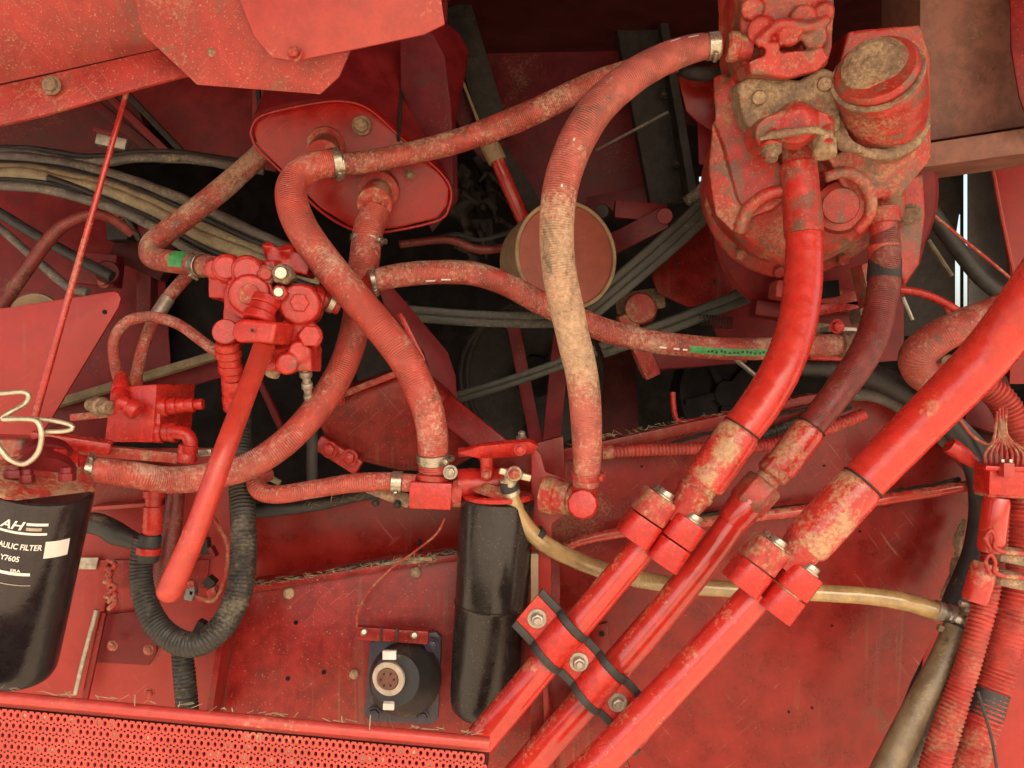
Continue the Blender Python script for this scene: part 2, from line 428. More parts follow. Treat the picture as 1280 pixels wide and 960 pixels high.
M['pipe_dull'] = mat('pale_red_pipe_paint', (.58, .060, .036), .15, dust=(.42, .26, .15), dust_amt=.30, dust_scale=14, grime=(.14,.08,.05), grime_amt=.22, rough=.32, bump=.12, seed=51, lump=.1)
M['lens'] = mat('brown_socket_plug', (.17, .07, .045), .2, dust_amt=.2, dust_scale=60, grime_amt=.2, rough=.5, seed=46)
M['inner'] = mat('dark_red_inner_sheet', (.075, .008, .009), .3, dust=(.12, .07, .05), dust_amt=.3, dust_scale=7, grime=(.02, .012, .01), grime_amt=.4, rough=.6, seed=47, spec=.2)  # red darkened to deepen the shade inside the enclosure

# ------------------------------------------------------------------ small builders
def bolt(T, x, y, d, r, m=None, n=(0, -1, 0), h=0.010, washer=True, name='bolt'):
    """hexagon head with washer and a dimple, facing n"""
    c = P(x, y, d); n = V(n).normalized(); k = d / F * r
    mb = MB()
    lathe3(mb, c + n * .0021, c + n * (h * .9), [(0, k), (.8, k), (1, k * .86)], 6, False, rot=random.random())
    lathe3(mb, c + n * (h * .9), c + n * h, [(0, k * .62), (1, k * .52)], 12)
    o = part(T, name, mb, m or M['steel'], 0.0005, 1)
    if washer:
        mb = MB(); lathe3(mb, c, c + n * 0.002, [(0, k * 1.32), (.7, k * 1.34), (1, k * 1.25)], 20); part(o, 'washer', mb, m or M['steel'])
    return o

def clamp_band(T, a, b, r, m=None, screw=(0, -1)):
    """worm drive hose clamp: band with screw housing. a, b: (x,y,d) ends along the hose axis"""
    A = P(*a); B = P(*b); k = (a[2] + b[2]) / 2 / F * r
    mb = MB(); t, u, w = basis(B - A)
    disc_ring(mb, B, (B - A), k * 1.0, k * 1.07, (B - A).length, 28)
    g = math.atan2(screw[1], screw[0])
    q = (V((math.cos(g), 0, math.sin(g))) + V((0, -.5, 0))).normalized(); q = (q - t * q.dot(t)).normalized()
    c = (A + B) / 2 + q * k * 1.16
    s = t.cross(q)
    o = part(T, 'hose_clamp', mb, m or M['zinc'], 0.0004, 1)
    mb = MB(); lathe3(mb, c - s * k * .45, c + s * k * .45, rprof(k * .2), 10); part(o, 'clamp_screw', mb, m or M['zinc'], 0.0003, 1)
    return o

def ferrule(T, a, b, r, m, name='ferrule', rings=True):
    mb = MB()
    pf = [(0, r * .86), (.04, r * .97), (.10, r * .99), (.5, r), (.9, r * .99), (.955, r * .95), (.96, r * .90), (1, r * .86)]
    lathe(mb, a, b, pf, 32)
    return part(T, name, mb, m, 0)

def nut(T, a, b, r, m, name='nut', seg=6):
    mb = MB(); lathe(mb, a, b, [(0, r * .90), (.10, r), (.90, r), (1, r * .90)], seg, False, rot=.25)
    return part(T, name, mb, m, 0.0012)

def along(a, b, t):
    return tuple(a[i] + (b[i] - a[i]) * t for i in range(3))

def corrugated(mb, pts, pitch=0.0052, depth=.16, seg=18):
    f = lambda s, a: 1 - depth + depth * (0.5 + 0.5 * math.cos(2 * math.pi * s / pitch)) ** .6
    return tube(mb, pts, step=pitch / 5.0, seg=seg, rf=f)

def hose(name, label, cat, pts, m, at=None, group=None, seg=28, wob=.05, pname='hose_body', step=.004):
    T = thing(name, label, cat, at or pts[0][:3], group)
    mb = MB(); tube(mb, pts, seg=seg, wob=wob, step=step)
    part(T, pname, mb, m)
    return T

def on_surface_dashes(T, pts, spans, m, off, w, name='print_mark', seg=3):
    """thin printed strips lying on the camera side of a hose: spans of path share"""
    raw = [(P(p[0], p[1], p[2]), p[3] * p[2] / F) for p in pts]
    path = smooth_path(raw, .0015); fr = frames(path); n = len(path)
    for (t0, t1, side) in spans:
        mb = MB(); vs = []; fs = []
        i0, i1 = int(t0 * (n - 1)), max(int(t0 * (n - 1)) + 2, int(t1 * (n - 1)))
        i1 = min(i1, n - 1); cnt = 0
        for i in range(i0, i1 + 1):
            p, r = path[i]; t = fr[i][0]
            c = V((0, -1, 0)); c = (c - t * c.dot(t)).normalized(); s = t.cross(c)
            for k in range(seg + 1):
                a = side + (k / seg - .5) * w
                q = c * math.cos(a) + s * math.sin(a)
                vs.append(p + q * (r * 1.0 + off))
            cnt += 1
        for i in range(cnt - 1):
            for k in range(seg):
                fs.append((i * (seg + 1) + k, i * (seg + 1) + k + 1, (i + 1) * (seg + 1) + k + 1, (i + 1) * (seg + 1) + k))
        mb.add(vs, fs, None, True); part(T, name, mb, m)

def text_mesh(body, size, bold=.02, shear=.0):
    cu = bpy.data.curves.new('lettering', 'FONT'); cu.body = body; cu.size = size; cu.resolution_u = 3; cu.offset = size * bold; cu.shear = shear
    o = bpy.data.objects.new('lettering', cu); COL.objects.link(o)
    dg = bpy.context.evaluated_depsgraph_get(); dg.update()
    me = bpy.data.meshes.new_from_object(o.evaluated_get(dg))
    vs = [v.co.copy() for v in me.vertices]; fs = [list(p.vertices) for p in me.polygons]
    bpy.data.objects.remove(o); bpy.data.curves.remove(cu); bpy.data.meshes.remove(me)
    return vs, fs

def casting(T, name, mb, m, voxel=.003, smooth=5, amp=.0007, freq=60, label=None):
    """one cast body: overlapping lumps fused with filleted joints and an uneven sand-cast skin"""
    o = part(T, name, mb, m, 0, label=label)
    md = o.modifiers.new('fuse', 'REMESH'); md.mode = 'VOXEL'; md.voxel_size = voxel; md.use_smooth_shade = True
    ms = o.modifiers.new('fillet', 'SMOOTH'); ms.factor = .6; ms.iterations = smooth
    dg = bpy.context.evaluated_depsgraph_get(); dg.update()
    me = bpy.data.meshes.new_from_object(o.evaluated_get(dg))
    o.modifiers.clear(); old = o.data; o.data = me; me.name = name; bpy.data.meshes.remove(old)
    nr = [v.normal.copy() for v in me.vertices]
    for v, n_ in zip(me.vertices, nr):
        v.co += n_ * (mnoise.noise(v.co * freq) * amp + mnoise.noise(v.co * freq * .35) * amp * 1.6)
    if not me.materials: me.materials.append(m)
    for q in me.polygons: q.use_smooth = True
    return o
def add_cyl(mb, x, y, d, dx, dy, dd, r, seg=24):
    lathe(mb, (x + dx, y + dy, d + dd), (x, y, d), [(0, r), (.9, r), (1, r * .9)], seg)
def seal_ring(T, a, b, t, r):
    """thin dark gap ring where a hose enters its ferrule"""
    p0 = along(a, b, t); p1 = along(a, b, t + .02); mb = MB(); lathe(mb, p0, p1, [(0, r), (1, r)], 32); return part(T, 'seal_ring', mb, M['dark'])

def grime_shade_bead(T, pts, name='dirt_shade_bead', m='mud', wob=.9):
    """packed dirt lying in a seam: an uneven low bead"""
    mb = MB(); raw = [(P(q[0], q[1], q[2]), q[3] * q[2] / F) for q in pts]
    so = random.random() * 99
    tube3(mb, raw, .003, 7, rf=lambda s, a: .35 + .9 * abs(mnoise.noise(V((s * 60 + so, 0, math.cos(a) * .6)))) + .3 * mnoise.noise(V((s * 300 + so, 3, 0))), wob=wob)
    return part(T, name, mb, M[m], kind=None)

# ================================================================== SETTING
mb = MB(); mb.add([(-40, -60, 0), (40, -60, 0), (40, 40, 0), (-40, 40, 0)], [(0, 1, 2, 3)])
single('ground', mb, M['ground'], None, None, kind='structure')

def wall_with_holes(d, x0, y0, x1, y1, holes, m, th=.01):
    xs = sorted(set([x0, x1] + [h[0] for h in holes] + [h[2] for h in holes]))
    ys = sorted(set([y0, y1] + [h[1] for h in holes] + [h[3] for h in holes]))
    mb = MB()
    for i in range(len(xs) - 1):
        for j in range(len(ys) - 1):
            cx, cy = (xs[i] + xs[i + 1]) / 2, (ys[j] + ys[j + 1]) / 2
            if any(h[0] < cx < h[2] and h[1] < cy < h[3] for h in holes): continue
            mb.add([P(xs[i], ys[j], d), P(xs[i + 1], ys[j], d), P(xs[i + 1], ys[j + 1], d), P(xs[i], ys[j + 1], d)], [(0, 1, 2, 3)])
    return mb
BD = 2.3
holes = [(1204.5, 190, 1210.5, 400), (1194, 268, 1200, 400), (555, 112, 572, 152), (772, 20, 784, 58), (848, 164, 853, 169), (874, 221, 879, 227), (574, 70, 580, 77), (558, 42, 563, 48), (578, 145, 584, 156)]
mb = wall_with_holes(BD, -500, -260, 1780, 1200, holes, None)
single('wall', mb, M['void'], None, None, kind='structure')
# hood over the bay and the two closing sides
mb = MB(); z = P(0, -60, 1.2).z
mb.add([(-2.2, 1.0, z + .02), (2.3, 1.0, z + .02), (2.3, 2.4, z + .1), (-2.2, 2.4, z + .1)], [(0, 1, 2, 3)])
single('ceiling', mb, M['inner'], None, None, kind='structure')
mb = MB()
for x in (-1.55, 1.7):
    mb.add([(x, 1.15, .2), (x, 2.4, .2), (x, 2.4, 2.3), (x, 1.15, 2.3)], [(0, 1, 2, 3)])
single('side_wall', mb, M['inner'], None, None, kind='structure')

# unseen overhead sheet added to block high sky, so light enters from below
T = thing('shade_sheet', 'unseen red sheet added overhead to shade the open bay', 'cover', V((0, .2, 2.2)))
mb = MB(); ext(mb, [V((-2.4, 1.0, 2.16)), V((2.4, 1.0, 2.16)), V((2.4, -.85, 2.26)), V((-2.4, -.85, 2.26))], V((0, 0, .02))); part(T, 'sheet', mb, M['farred'], .002)

# ================================================================== BODY PANELS
def panel(name, label, pl, poly, m, th=.004, at=None, cat='panel', bevel=.001, sub=0):
    T = thing(name, label, cat, pl(*poly[0]))
    mb = MB(); plate(mb, pl, poly, th); part(T, 'sheet', mb, m, bevel)
    return T

# --- far upper panels
pl = plane_at(60, 160, 1.75, (.1, -1, -.1))
T = panel('body_panel', 'shade-darkened red sheet high at the left behind the cable bundle', pl, [(-160, 60), (150, 60), (190, 190), (-160, 215)], M['far'])
pl = plane_at(240, 150, 1.62, (.05, -1, .1))
T = panel('body_panel', 'red sheet with a diagonal left edge under the corner gusset plate', pl, [(150, 60), (345, 60), (345, 215), (225, 188), (158, 112)], M['farred'])
for (a, b, w, m) in (((105, 118, 1.66), (205, 200, 1.66), 12, 'far'), ((128, 112, 1.6), (215, 196, 1.6), 9, 'farred'), ((150, 108, 1.58), (228, 190, 1.58), 7, 'dark')):
    mb = MB(); bar(mb, a, b, w, .02); part(T, 'rib', mb, M[m], .001)
pl = plane_at(60, 320, 1.45, (.15, -1, .05))
T = panel('body_panel', 'large red side sheet behind the thin diagonal rod at far left', pl, [(-180, 195), (40, 205), (125, 262), (205, 330), (215, 480), (130, 560), (-180, 560)], M['farred'])
pl = plane_at(700, 150, 1.7, (-.05, -1, .05))
T = panel('body_panel', 'wide shade-darkened red sheet behind the tall khaki hose', pl, [(604, -60), (768, -60), (772, 10), (770, 62), (800, 75), (835, 240), (770, 262), (640, 262), (615, 200), (588, 90), (600, 20)], M['far'])
for (x, y) in ((796, 243), (812, 241)):
    bolt(T, x, y, 1.66, 3, M['dark'], h=.004)
mb = MB(); bar(mb, (735, 258, 1.66), (860, 236, 1.62), 22, .012); part(T, 'flange', mb, M['far'], .001)
# dark arm
T = thing('frame_rail', 'black dirty frame rail leaning between the khaki hose and the pump', 'frame rail', (830, 150, 1.55))
mb = MB(); bar(mb, (794, 30, 1.60), (838, 255, 1.60), 52, .03); part(T, 'web', mb, M['dark'], .002)
mb = MB(); bar(mb, (818, -20, 1.58), (864, 252, 1.56), 10, .05); part(T, 'flange', mb, M['dark'], .001)
for (x, y) in ((830, 118), (846, 205), (820, 85)): bolt(T, x, y, 1.57, 4, M['dark'], h=.008)
T = single('strap', MB() if False else bar(MB(), (745, 188, 1.5), (835, 140, 1.5), 3, .002), M['cable'], 'thin grey strap slanting across the black leaning rail', 'strap')
# struts near the top centre
T = thing('strut', 'dark leaning strut beside the bright slit of sky', 'strut', (560, 100, 1.5))
mb = MB(); bar(mb, (538, 20, 1.5), (566, 120, 1.5), 22, .03); bar(mb, (566, 120, 1.5), (612, 200, 1.52), 24, .03); part(T, 'web', mb, M['far'], .002)
T = thing('strut', 'dirty brown strut with pale worn edge right of the sky slit', 'strut', (620, 140, 1.5))
mb = MB(); bar(mb, (572, 10, 1.48), (622, 175, 1.48), 34, .03); part(T, 'web', mb, M['dark'], .002)
mb = MB(); bar(mb, (562, 60, 1.46), (600, 158, 1.46), 3.5, .01); part(T, 'edge', mb, M['rim'], .0006)
T = hose('damper_rod', 'round rod tan at its top and red below, left of the khaki hose', 'rod', [(606, 165, 1.32, 8), (632, 225, 1.32, 9), (662, 292, 1.34, 9)], M['pipe2'], wob=0)
mb = MB(); lathe(mb, (606, 168, 1.32), (622, 202, 1.32), rprof(12), 20); part(T, 'collar', mb, M['rim'])
mb = MB(); bar(mb, (625, 190, 1.42), (700, 310, 1.42), 20, .02)
single('frame_bar', mb, M['dark'], 'dark flat bar hidden behind the tall khaki hose', 'bar', bevel=.001)

# --- brown debris and pressings in the dark middle
T = thing('bracket_assembly', 'muddy brown cast bracket right of the red tank', 'bracket', (590, 250, 1.45))
mb = MB()
for i in range(26):
    x = 568 + random.random() * 50; y = 195 + random.random() * 112
    bar(mb, (x, y, 1.46 + random.random() * .08), (x + random.uniform(-22, 22), y + random.uniform(6, 40), 1.48), random.uniform(5, 16), .025)
casting(T, 'cast_body', mb, M['dark'], .004, 6, .002)
mb = MB()
for i in range(14):
    x = 560 + random.random() * 60; y = 190 + random.random() * 120
    bar(mb, (x, y, 1.44 + random.random() * .1), (x + random.uniform(-28, 28), y + random.uniform(6, 34), 1.47), random.uniform(4, 9), .015)
casting(T, 'cast_web', mb, M['dark'], .004, 4, .002)
T = hose('wiring_strand', 'thin dark wire drooping under the red tank', 'wire', [(540, 300, 1.35, 3), (570, 293, 1.35, 3), (600, 300, 1.35, 3), (645, 288, 1.35, 3)], M['black'], seg=8)
T = hose('wiring_strand', 'brown dusty tube lying behind the round lid', 'tube', [(500, 305, 1.3, 5), (560, 300, 1.33, 5), (600, 312, 1.34, 6), (650, 308, 1.34, 5)], M['hose_dark'], seg=10)

# --- round lid
T = thing('round_lid', 'round rust-red lid with a pale olive rim behind the khaki hose', 'lid', (700, 320, 1.22))
c = P(706, 320, 1.22); n = V((.38, -1, .04)).normalized(); R = 69 * 1.22 / F
mb = MB(); lathe3(mb, c + n * -.075, c + n * .004, [(0, R * .93), (.8, R * .97), (.95, R), (1, R * .985)], 56); part(T, 'drum', mb, M['rim'])
mb = MB(); lathe3(mb, c + n * .0045, c + n * .007, [(0, R * .93), (.6, R * .93), (1, R * .90)], 56); part(T, 'face', mb, M['cap'])
mb = MB(); disc_ring(mb, c + n * .009, n, R * .935, R * 1.0, .012, 56); part(T, 'rim', mb, M['rim'], .0012)

# --- brackets right of the lid
T = thing('link_bracket', 'red link bar with round pivot eyes above the upper drive belt', 'bracket', (800, 280, 1.3))
mb = MB(); bar(mb, (768, 262, 1.32), (832, 268, 1.32), 22, .02); part(T, 'bar', mb, M['farred'], .002)
mb = MB(); bar(mb, (757, 310, 1.34), (832, 272, 1.30), 26, .02); part(T, 'bar', mb, M['far'], .002)
mb = MB(); lathe(mb, (831, 270, 1.27), (831, 270, 1.33), rprof(10), 20); part(T, 'pivot', mb, M['farred'])
mb = MB(); lathe(mb, (752, 264, 1.27), (756, 266, 1.33), rprof(9), 20); part(T, 'pivot', mb, M['dark'])
pl = plane_at(860, 330, 1.42, (.2, -1, .2))
T = panel('bracket_plate', 'red sheet bracket with two holes between the drive belts', pl, [(815, 345), (838, 300), (884, 268), (908, 300), (940, 350), (890, 378), (862, 384), (822, 366)], M['panel2'])
for (x, y) in ((846, 328), (893, 352)): bolt(T, x, y, 1.385, 3, M['dark'], h=.003, washer=False, name='hole_plug')
mb = MB(); bar(mb, (770, 380, 1.44), (830, 372, 1.44), 26, .02); part(T, 'lug', mb, M['mud'], .004)
T = thing('tensioner_arm', 'muddy red casting under the upper drive belt', 'arm', (800, 400, 1.4))
mb = MB(); lathe(mb, (800, 385, 1.36), (803, 388, 1.42), rprof(19), 28); part(T, 'hub', mb, M['fitd'])
mb = MB(); bar(mb, (780, 392, 1.38), (815, 470, 1.40), 20, .03); part(T, 'arm', mb, M['fitd'], .003)
mb = MB(); bar(mb, (798, 450, 1.42), (930, 440, 1.44), 28, .03); part(T, 'lug', mb, M['farred'], .004)

# --- belts and pulleys in the dark recess
def belt(label, a, b, w, nrib=3):
    T = thing('drive_belt', label, 'belt', a, group=None)
    A, B = P(*a), P(*b); t, u, s = basis(B - A); k = a[2] / F * w
    prof = []
    for i in range(nrib):
        x0 = -k / 2 + k * i / nrib; dx = k / nrib
        prof += [(x0, 0), (x0 + dx * .08, .0016), (x0 + dx * .88, .0016), (x0 + dx * .94, 0)]
    prof += [(k / 2, 0), (k / 2, -.006), (-k / 2, -.006)]
    nseg = 10; rows = []
    for j in range(nseg + 1):
        c = A.lerp(B, j / nseg) + V((0, 0, -1)) * .004 * math.sin(math.pi * j / nseg)
        rows.append([c + s * x + u * z_ for x, z_ in prof])
    mb = MB(); n = len(prof)
    vs = [p for r in rows for p in r]; fs = []
    for j in range(nseg):
        for i in range(n): fs.append((j * n + i, j * n + (i + 1) % n, (j + 1) * n + (i + 1) % n, (j + 1) * n + i))
    mb.add(vs, fs); mb.add(vs[:n], [list(range(n))]); mb.add(vs[-n:], [list(range(n))])
    part(T, 'belt_strip', mb, M['belt'], .0005, 1)
    return T
belt('wide ribbed grey belt slanting from the pump down to the round lid', (905, 240, 1.30), (735, 388, 1.30), 30, 3)
belt('narrow grey belt slanting up right below the red bracket sheet', (1010, 336, 1.36), (752, 438, 1.38), 21, 2)
belt('narrow grey belt in the dark left of the khaki hose bottom', (745, 438, 1.39), (560, 500, 1.41), 15, 2)
belt('level grey belt passing left of the khaki hose', (498, 390, 1.36), (700, 400, 1.36), 20, 2)
def pulley(label, x, y, d, r, dep=.05, m='dark'):
    T = thing('pulley', label, 'pulley', (x, y, d))
    c = P(x, y, d); n = V((.25, -1, .05)).normalized(); R = r * d / F
    mb = MB(); pf = []
    for i in range(4):
        a = i / 4; pf += [(a + .02, R), (a + .08, R), (a + .13, R * .92), (a + .19, R * .92)]
    lathe3(mb, c - n * dep, c, pf + [(1, R)], 48); part(T, 'rim', mb, M[m])
    mb = MB(); lathe3(mb, c + n * .001, c + n * .012, [(0, R * .3), (1, R * .26)], 24); part(T, 'hub', mb, M['void'])
    for i in range(5):
        g = 2 * math.pi * i / 5; t_, u_, w_ = basis(n)
        q = u_ * math.cos(g) + w_ * math.sin(g)
        mb = MB(); ext(mb, [c + n * .008 + q * R * .25 - q.cross(n) * .008, c + n * .008 + q * R * .25 + q.cross(n) * .008, c + n * .008 + q * R * .93 + q.cross(n) * .006, c + n * .008 + q * R * .93 - q.cross(n) * .006], -n * .012)
        part(T, 'spoke', mb, M[m], .001)
pulley('big dark belt pulley deep in the recess left of the khaki hose', 668, 470, 1.62, 92, m='dark')
pulley('smaller dark pulley deep in the recess right of the khaki hose', 905, 492, 1.7, 60, m='void')
T = thing('recess_frame', 'dull red inner frame upright in the dark recess', 'frame', (690, 480, 1.8))
for (a, b, w, m) in (((640, 400, 1.54), (672, 560, 1.54), 16, 'farred'), ((702, 420, 1.53), (688, 560, 1.53), 22, 'farred'), ((590, 420, 1.78), (600, 560, 1.78), 14, 'dark'), ((760, 420, 1.8), (770, 560, 1.8), 60, 'inner'),
                     ((800, 452, 1.52), (930, 438, 1.52), 30, 'inner')):
    mb = MB(); bar(mb, a, b, w, .02); part(T, 'bar', mb, M[m], .002)
for (x0, r0) in ((600, 74), (622, 88)):
    mb = MB(); tube(mb, [(x0 + 50 - r0 * math.cos(a_), 470 + r0 * 1.1 * math.sin(a_), 1.57, 2.6) for a_ in [(-1.2 + i * .24) for i in range(11)]], seg=8); part(T, 'guard_wire', mb, M['dark'])
# coil spring seen between hoses
mb = MB(); pts = []
for i in range(120):
    g = i * .55; s = i / 119
    pts.append((P(876 + 40 * s, 400 + 4 * s, 1.36) + V((0, math.sin(g) * .010, math.cos(g) * .010)), .0009))
tube3(mb, pts, .004, 6); single('coil_spring', mb, M['dark'], 'small dull coil spring behind the green-printed hose', 'spring')
T = hose('control_rod', 'thin dusty rod under the green-printed hose', 'rod', [(918, 448, 1.4, 3), (945, 470, 1.4, 3)], M['steel'], seg=8)
T = hose('hook_rod', 'small red hooked rod standing on the lower panel edge', 'hook', [(841, 490, 1.16, 3.5), (843, 515, 1.16, 3.5), (850, 527, 1.16, 3.5), (880, 524, 1.16, 3.5), (930, 512, 1.18, 3.5)], M['fit'], seg=10, wob=0)

# ================================================================== LOWER PANELS
# strip behind right panel
pl = plane_at(960, 700, 1.14, (.02, -1, -.08))
T = thing('machine_panel', 'large curved-corner red panel behind the three diagonal pipes', 'panel', pl(900, 700))
poly = [(560, 640), (640, 612), (680, 570), (752, 566), (900, 532), (1000, 508), (1060, 497), (1100, 500), (1160, 535), (1205, 590), (1214, 620), (1205, 700), (1180, 770), (1140, 850), (1085, 985), (560, 985)]
mb = MB(); plate(mb, pl, poly, .004); part(T, 'sheet', mb, M['panel'], .0012)
mb = MB(); pl2 = plane_at(960, 700, 1.137, (.02, -1, -.08))
# folded top lip
lip = [(700, 562), (752, 552), (900, 520), (1000, 496), (1062, 486), (1062, 497), (1000, 508), (900, 533), (752, 567), (700, 577)]
pl2 = plane_at(960, 700, 1.120, (.02, -1, -.08))
plate(mb, pl2, lip, .016); part(T, 'folded_lip', mb, M['panel2'], .002)
grime_shade_bead(T, [(752, 574, 1.10, 4), (860, 548, 1.10, 4), (960, 522, 1.095, 4), (1060, 500, 1.095, 4)], m='dark')  # dark strip painting the shaded seam along the lip
grime_shade_bead(T, [(700, 682, 1.125, 5), (790, 662, 1.125, 5), (900, 643, 1.125, 5), (1000, 632, 1.105, 4), (1200, 600, 1.105, 4)], m='dark')  # dark strip painting shade along the cross tube
grime_shade_bead(T, [(1210, 650, 1.12, 8), (1196, 700, 1.12, 7), (1178, 750, 1.12, 6)], m='mud')
# pressed line / stiffening tube across panel
rod = [(695, 690, 1.10, 6), (740, 672, 1.10, 6.5), (860, 655, 1.10, 7), (990, 640, 1.10, 7), (1100, 625, 1.10, 7), (1212, 607, 1.10, 7)]
T2 = hose('cross_tube', 'thin brownish tube running straight across the large red panel', 'tube', rod, M['pipe2'], seg=14, wob=.02)
for (x, y) in ((1030, 582), (1075, 664), (986, 890), (1015, 885), (1040, 782), (802, 583)):
    c = pl(x, y); mb = MB(); lathe3(mb, c + V((0, -.0012, 0)), c + V((0, .002, 0)), [(0, .0018), (1, .0018)], 10); part(T, 'hole', mb, M['void'])
# dark edging band round the panel's right corner
T = hose('edge_hose', 'dusty black hose curving round the large panel corner at right', 'hose', [(1000, 458, 1.10, 12), (1060, 463, 1.10, 14), (1110, 478, 1.09, 16), (1165, 512, 1.08, 15), (1208, 560, 1.08, 13), (1226, 620, 1.09, 14), (1218, 690, 1.09, 14), (1196, 745, 1.09, 14), (1186, 775, 1.09, 13)], M['black'], seg=20)
T = hose('edge_hose', 'second dark flat hose just inside the black one at the panel corner', 'hose', [(1055, 492, 1.12, 8), (1100, 496, 1.12, 9), (1150, 524, 1.12, 9), (1190, 560, 1.12, 8)], M['cable'], seg=14)

# centre-left panels
pl = plane_at(440, 800, 1.06, (.02, -1, .05))
T = thing('lower_panel', 'lower red panel carrying the round black socket', 'panel', pl(440, 800))
poly = [(264, 985), (300, 742), (330, 738), (480, 712), (640, 688), (700, 684), (700, 985)]
mb = MB(); plate(mb, pl, poly, .004); part(T, 'sheet', mb, M['panel2'], .0012)
mb = MB(); plA = plane_at(440, 720, 1.052, (.02, -1, .05))
ext(mb, [plA(298, 735), plA(480, 705), plA(660, 680), plA(660, 689), plA(480, 714), plA(298, 744)], V((0, .035, .004))); part(T, 'folded_lip', mb, M['panel2'], .002)
grime_shade_bead(T, [(298, 734, 1.056, 4), (360, 724, 1.056, 3.5), (420, 714, 1.056, 4), (480, 703, 1.056, 4), (530, 695, 1.056, 3), (576, 688, 1.056, 3)], m='dark')  # dark strip standing in for the shaded gap above the lip
grime_shade_bead(T, [(480, 706, 1.05, 4), (510, 701, 1.05, 6), (540, 698, 1.05, 3)], m='mud')
for (x, y) in ((370, 778), (360, 848), (405, 840)):
    c = pl(x, y); mb = MB(); lathe3(mb, c + V((0, -.0012, 0)), c + V((0, .002, 0)), [(0, .003), (1, .003)], 12); part(T, 'hole', mb, M['void'])
for (x, y, r) in ((362, 741, 7), (520, 715, 7), (443, 842, 6)):
    mb = MB(); c = pl(x, y); lathe3(mb, c, c + V((0, -.006, 0)), [(0, r * .00106), (.7, r * .00106), (1, r * .0008)], 16); part(T, 'rivet', mb, M['mud'])
pl = plane_at(440, 650, 1.12, (0, -1, -.05))
T = panel('middle_panel', 'smooth dark red panel under the filter head between the filters', pl, [(296, 630), (380, 632), (430, 612), (520, 618), (640, 600), (640, 674), (480, 697), (296, 729)], M['panel'])
mb = MB(); c = pl(525, 682); bar(mb, (525, 674, 1.10), (525, 700, 1.09), 5, .002); part(T, 'slot', mb, M['void'])
T = hose('pull_wire', 'thin red wire curling from the filter head down to the socket flap', 'wire', [(556, 648, .99, 1.4), (545, 668, 1.0, 1.4), (515, 692, 1.03, 1.4), (490, 710, 1.04, 1.4), (462, 738, 1.04, 1.3), (448, 765, 1.04, 1.3), (446, 784, 1.04, 1.3)], M['fitd'], seg=8, wob=0)

# left lower panel with plates
pl = plane_at(180, 760, 1.12, (.1, -1, -.04))
T = thing('access_panel', 'red access panel with bolted patch plates behind the black filter', 'panel', pl(180, 760))
mb = MB(); plate(mb, pl, [(-180, 560), (300, 560), (305, 700), (262, 985), (-180, 985)], .004); part(T, 'sheet', mb, M['plate'], .001)
def sub(poly, dd, m, name, th=.005):
    q = plane_at(180, 760, 1.12 - dd, (.1, -1, -.04)); mb = MB(); plate(mb, q, poly, th); return part(T, name, mb, M[m], .0015)
sub([(135, 768), (192, 762), (196, 815), (186, 832), (116, 828), (125, 800)], .008, 'farred', 'patch_plate')
sub([(60, 700), (135, 700), (135, 740), (118, 826), (60, 824)], .006, 'plate', 'patch_plate')
sub([(100, 560), (200, 560), (200, 628), (112, 640)], .012, 'panel', 'patch_plate')
sub([(95, 697), (123, 697), (120, 712), (93, 712)], .012, 'steel', 'tab', .003)
sub([(140, 700), (262, 700), (258, 735), (140, 735)], .006, 'panel2', 'patch_plate')
for (x, y) in ((141, 807), (186, 812), (187, 866)): bolt(T, x, y, 1.09, 5, M['fitd'], h=.006)
mb = MB(); tube(mb, [(121, 762, 1.085, 3), (104, 826, 1.085, 3), (94, 868, 1.085, 3)], seg=10); part(T, 'hinge_pin', mb, M['steel'])
mb = MB(); bar(mb, (130, 765, 1.095), (105, 880, 1.095), 8, .006); part(T, 'hinge_strip', mb, M['panel'], .001)
for k in range(6):
    mb = MB(); tube(mb, [(124 + random.random() * 14, 700 + k * 9, 1.08, 3), (132 + random.random() * 14, 706 + k * 9, 1.07, 3), (136, 716 + k * 9, 1.08, 3)], seg=8); part(T, 'catch', mb, M['fitd'])
T = thing('corner_post', 'narrow red angle post between the lower panels', 'post', (280, 800, 1.04))
mb = MB(); bar(mb, (292, 735, 1.04), (266, 900, 1.02), 8, .04); part(T, 'flange', mb, M['panel'], .001)
mb = MB(); bar(mb, (300, 735, 1.075), (276, 900, 1.055), 26, .004); part(T, 'web', mb, M['panel2'], .001)

# ================================================================== PERFORATED STEP
T = thing('step_board', 'pale red step board with a rounded rail and perforated tread', 'step', (200, 900, .72))
A = P(-200, 853, .74); B = P(612, 929, .74)
mb = MB(); tube3(mb, [(A, .0056), (B, .0056)], .02, 16); part(T, 'rail', mb, M['step'])
mb = MB(); A2 = P(-200, 860, .738); B2 = P(612, 936, .738); dn = V((0, .003, -.005)); 
ext(mb, [A2, B2, B2 + dn, A2 + dn], V((0, .012, 0))); part(T, 'folded_edge', mb, M['step'], .0012)
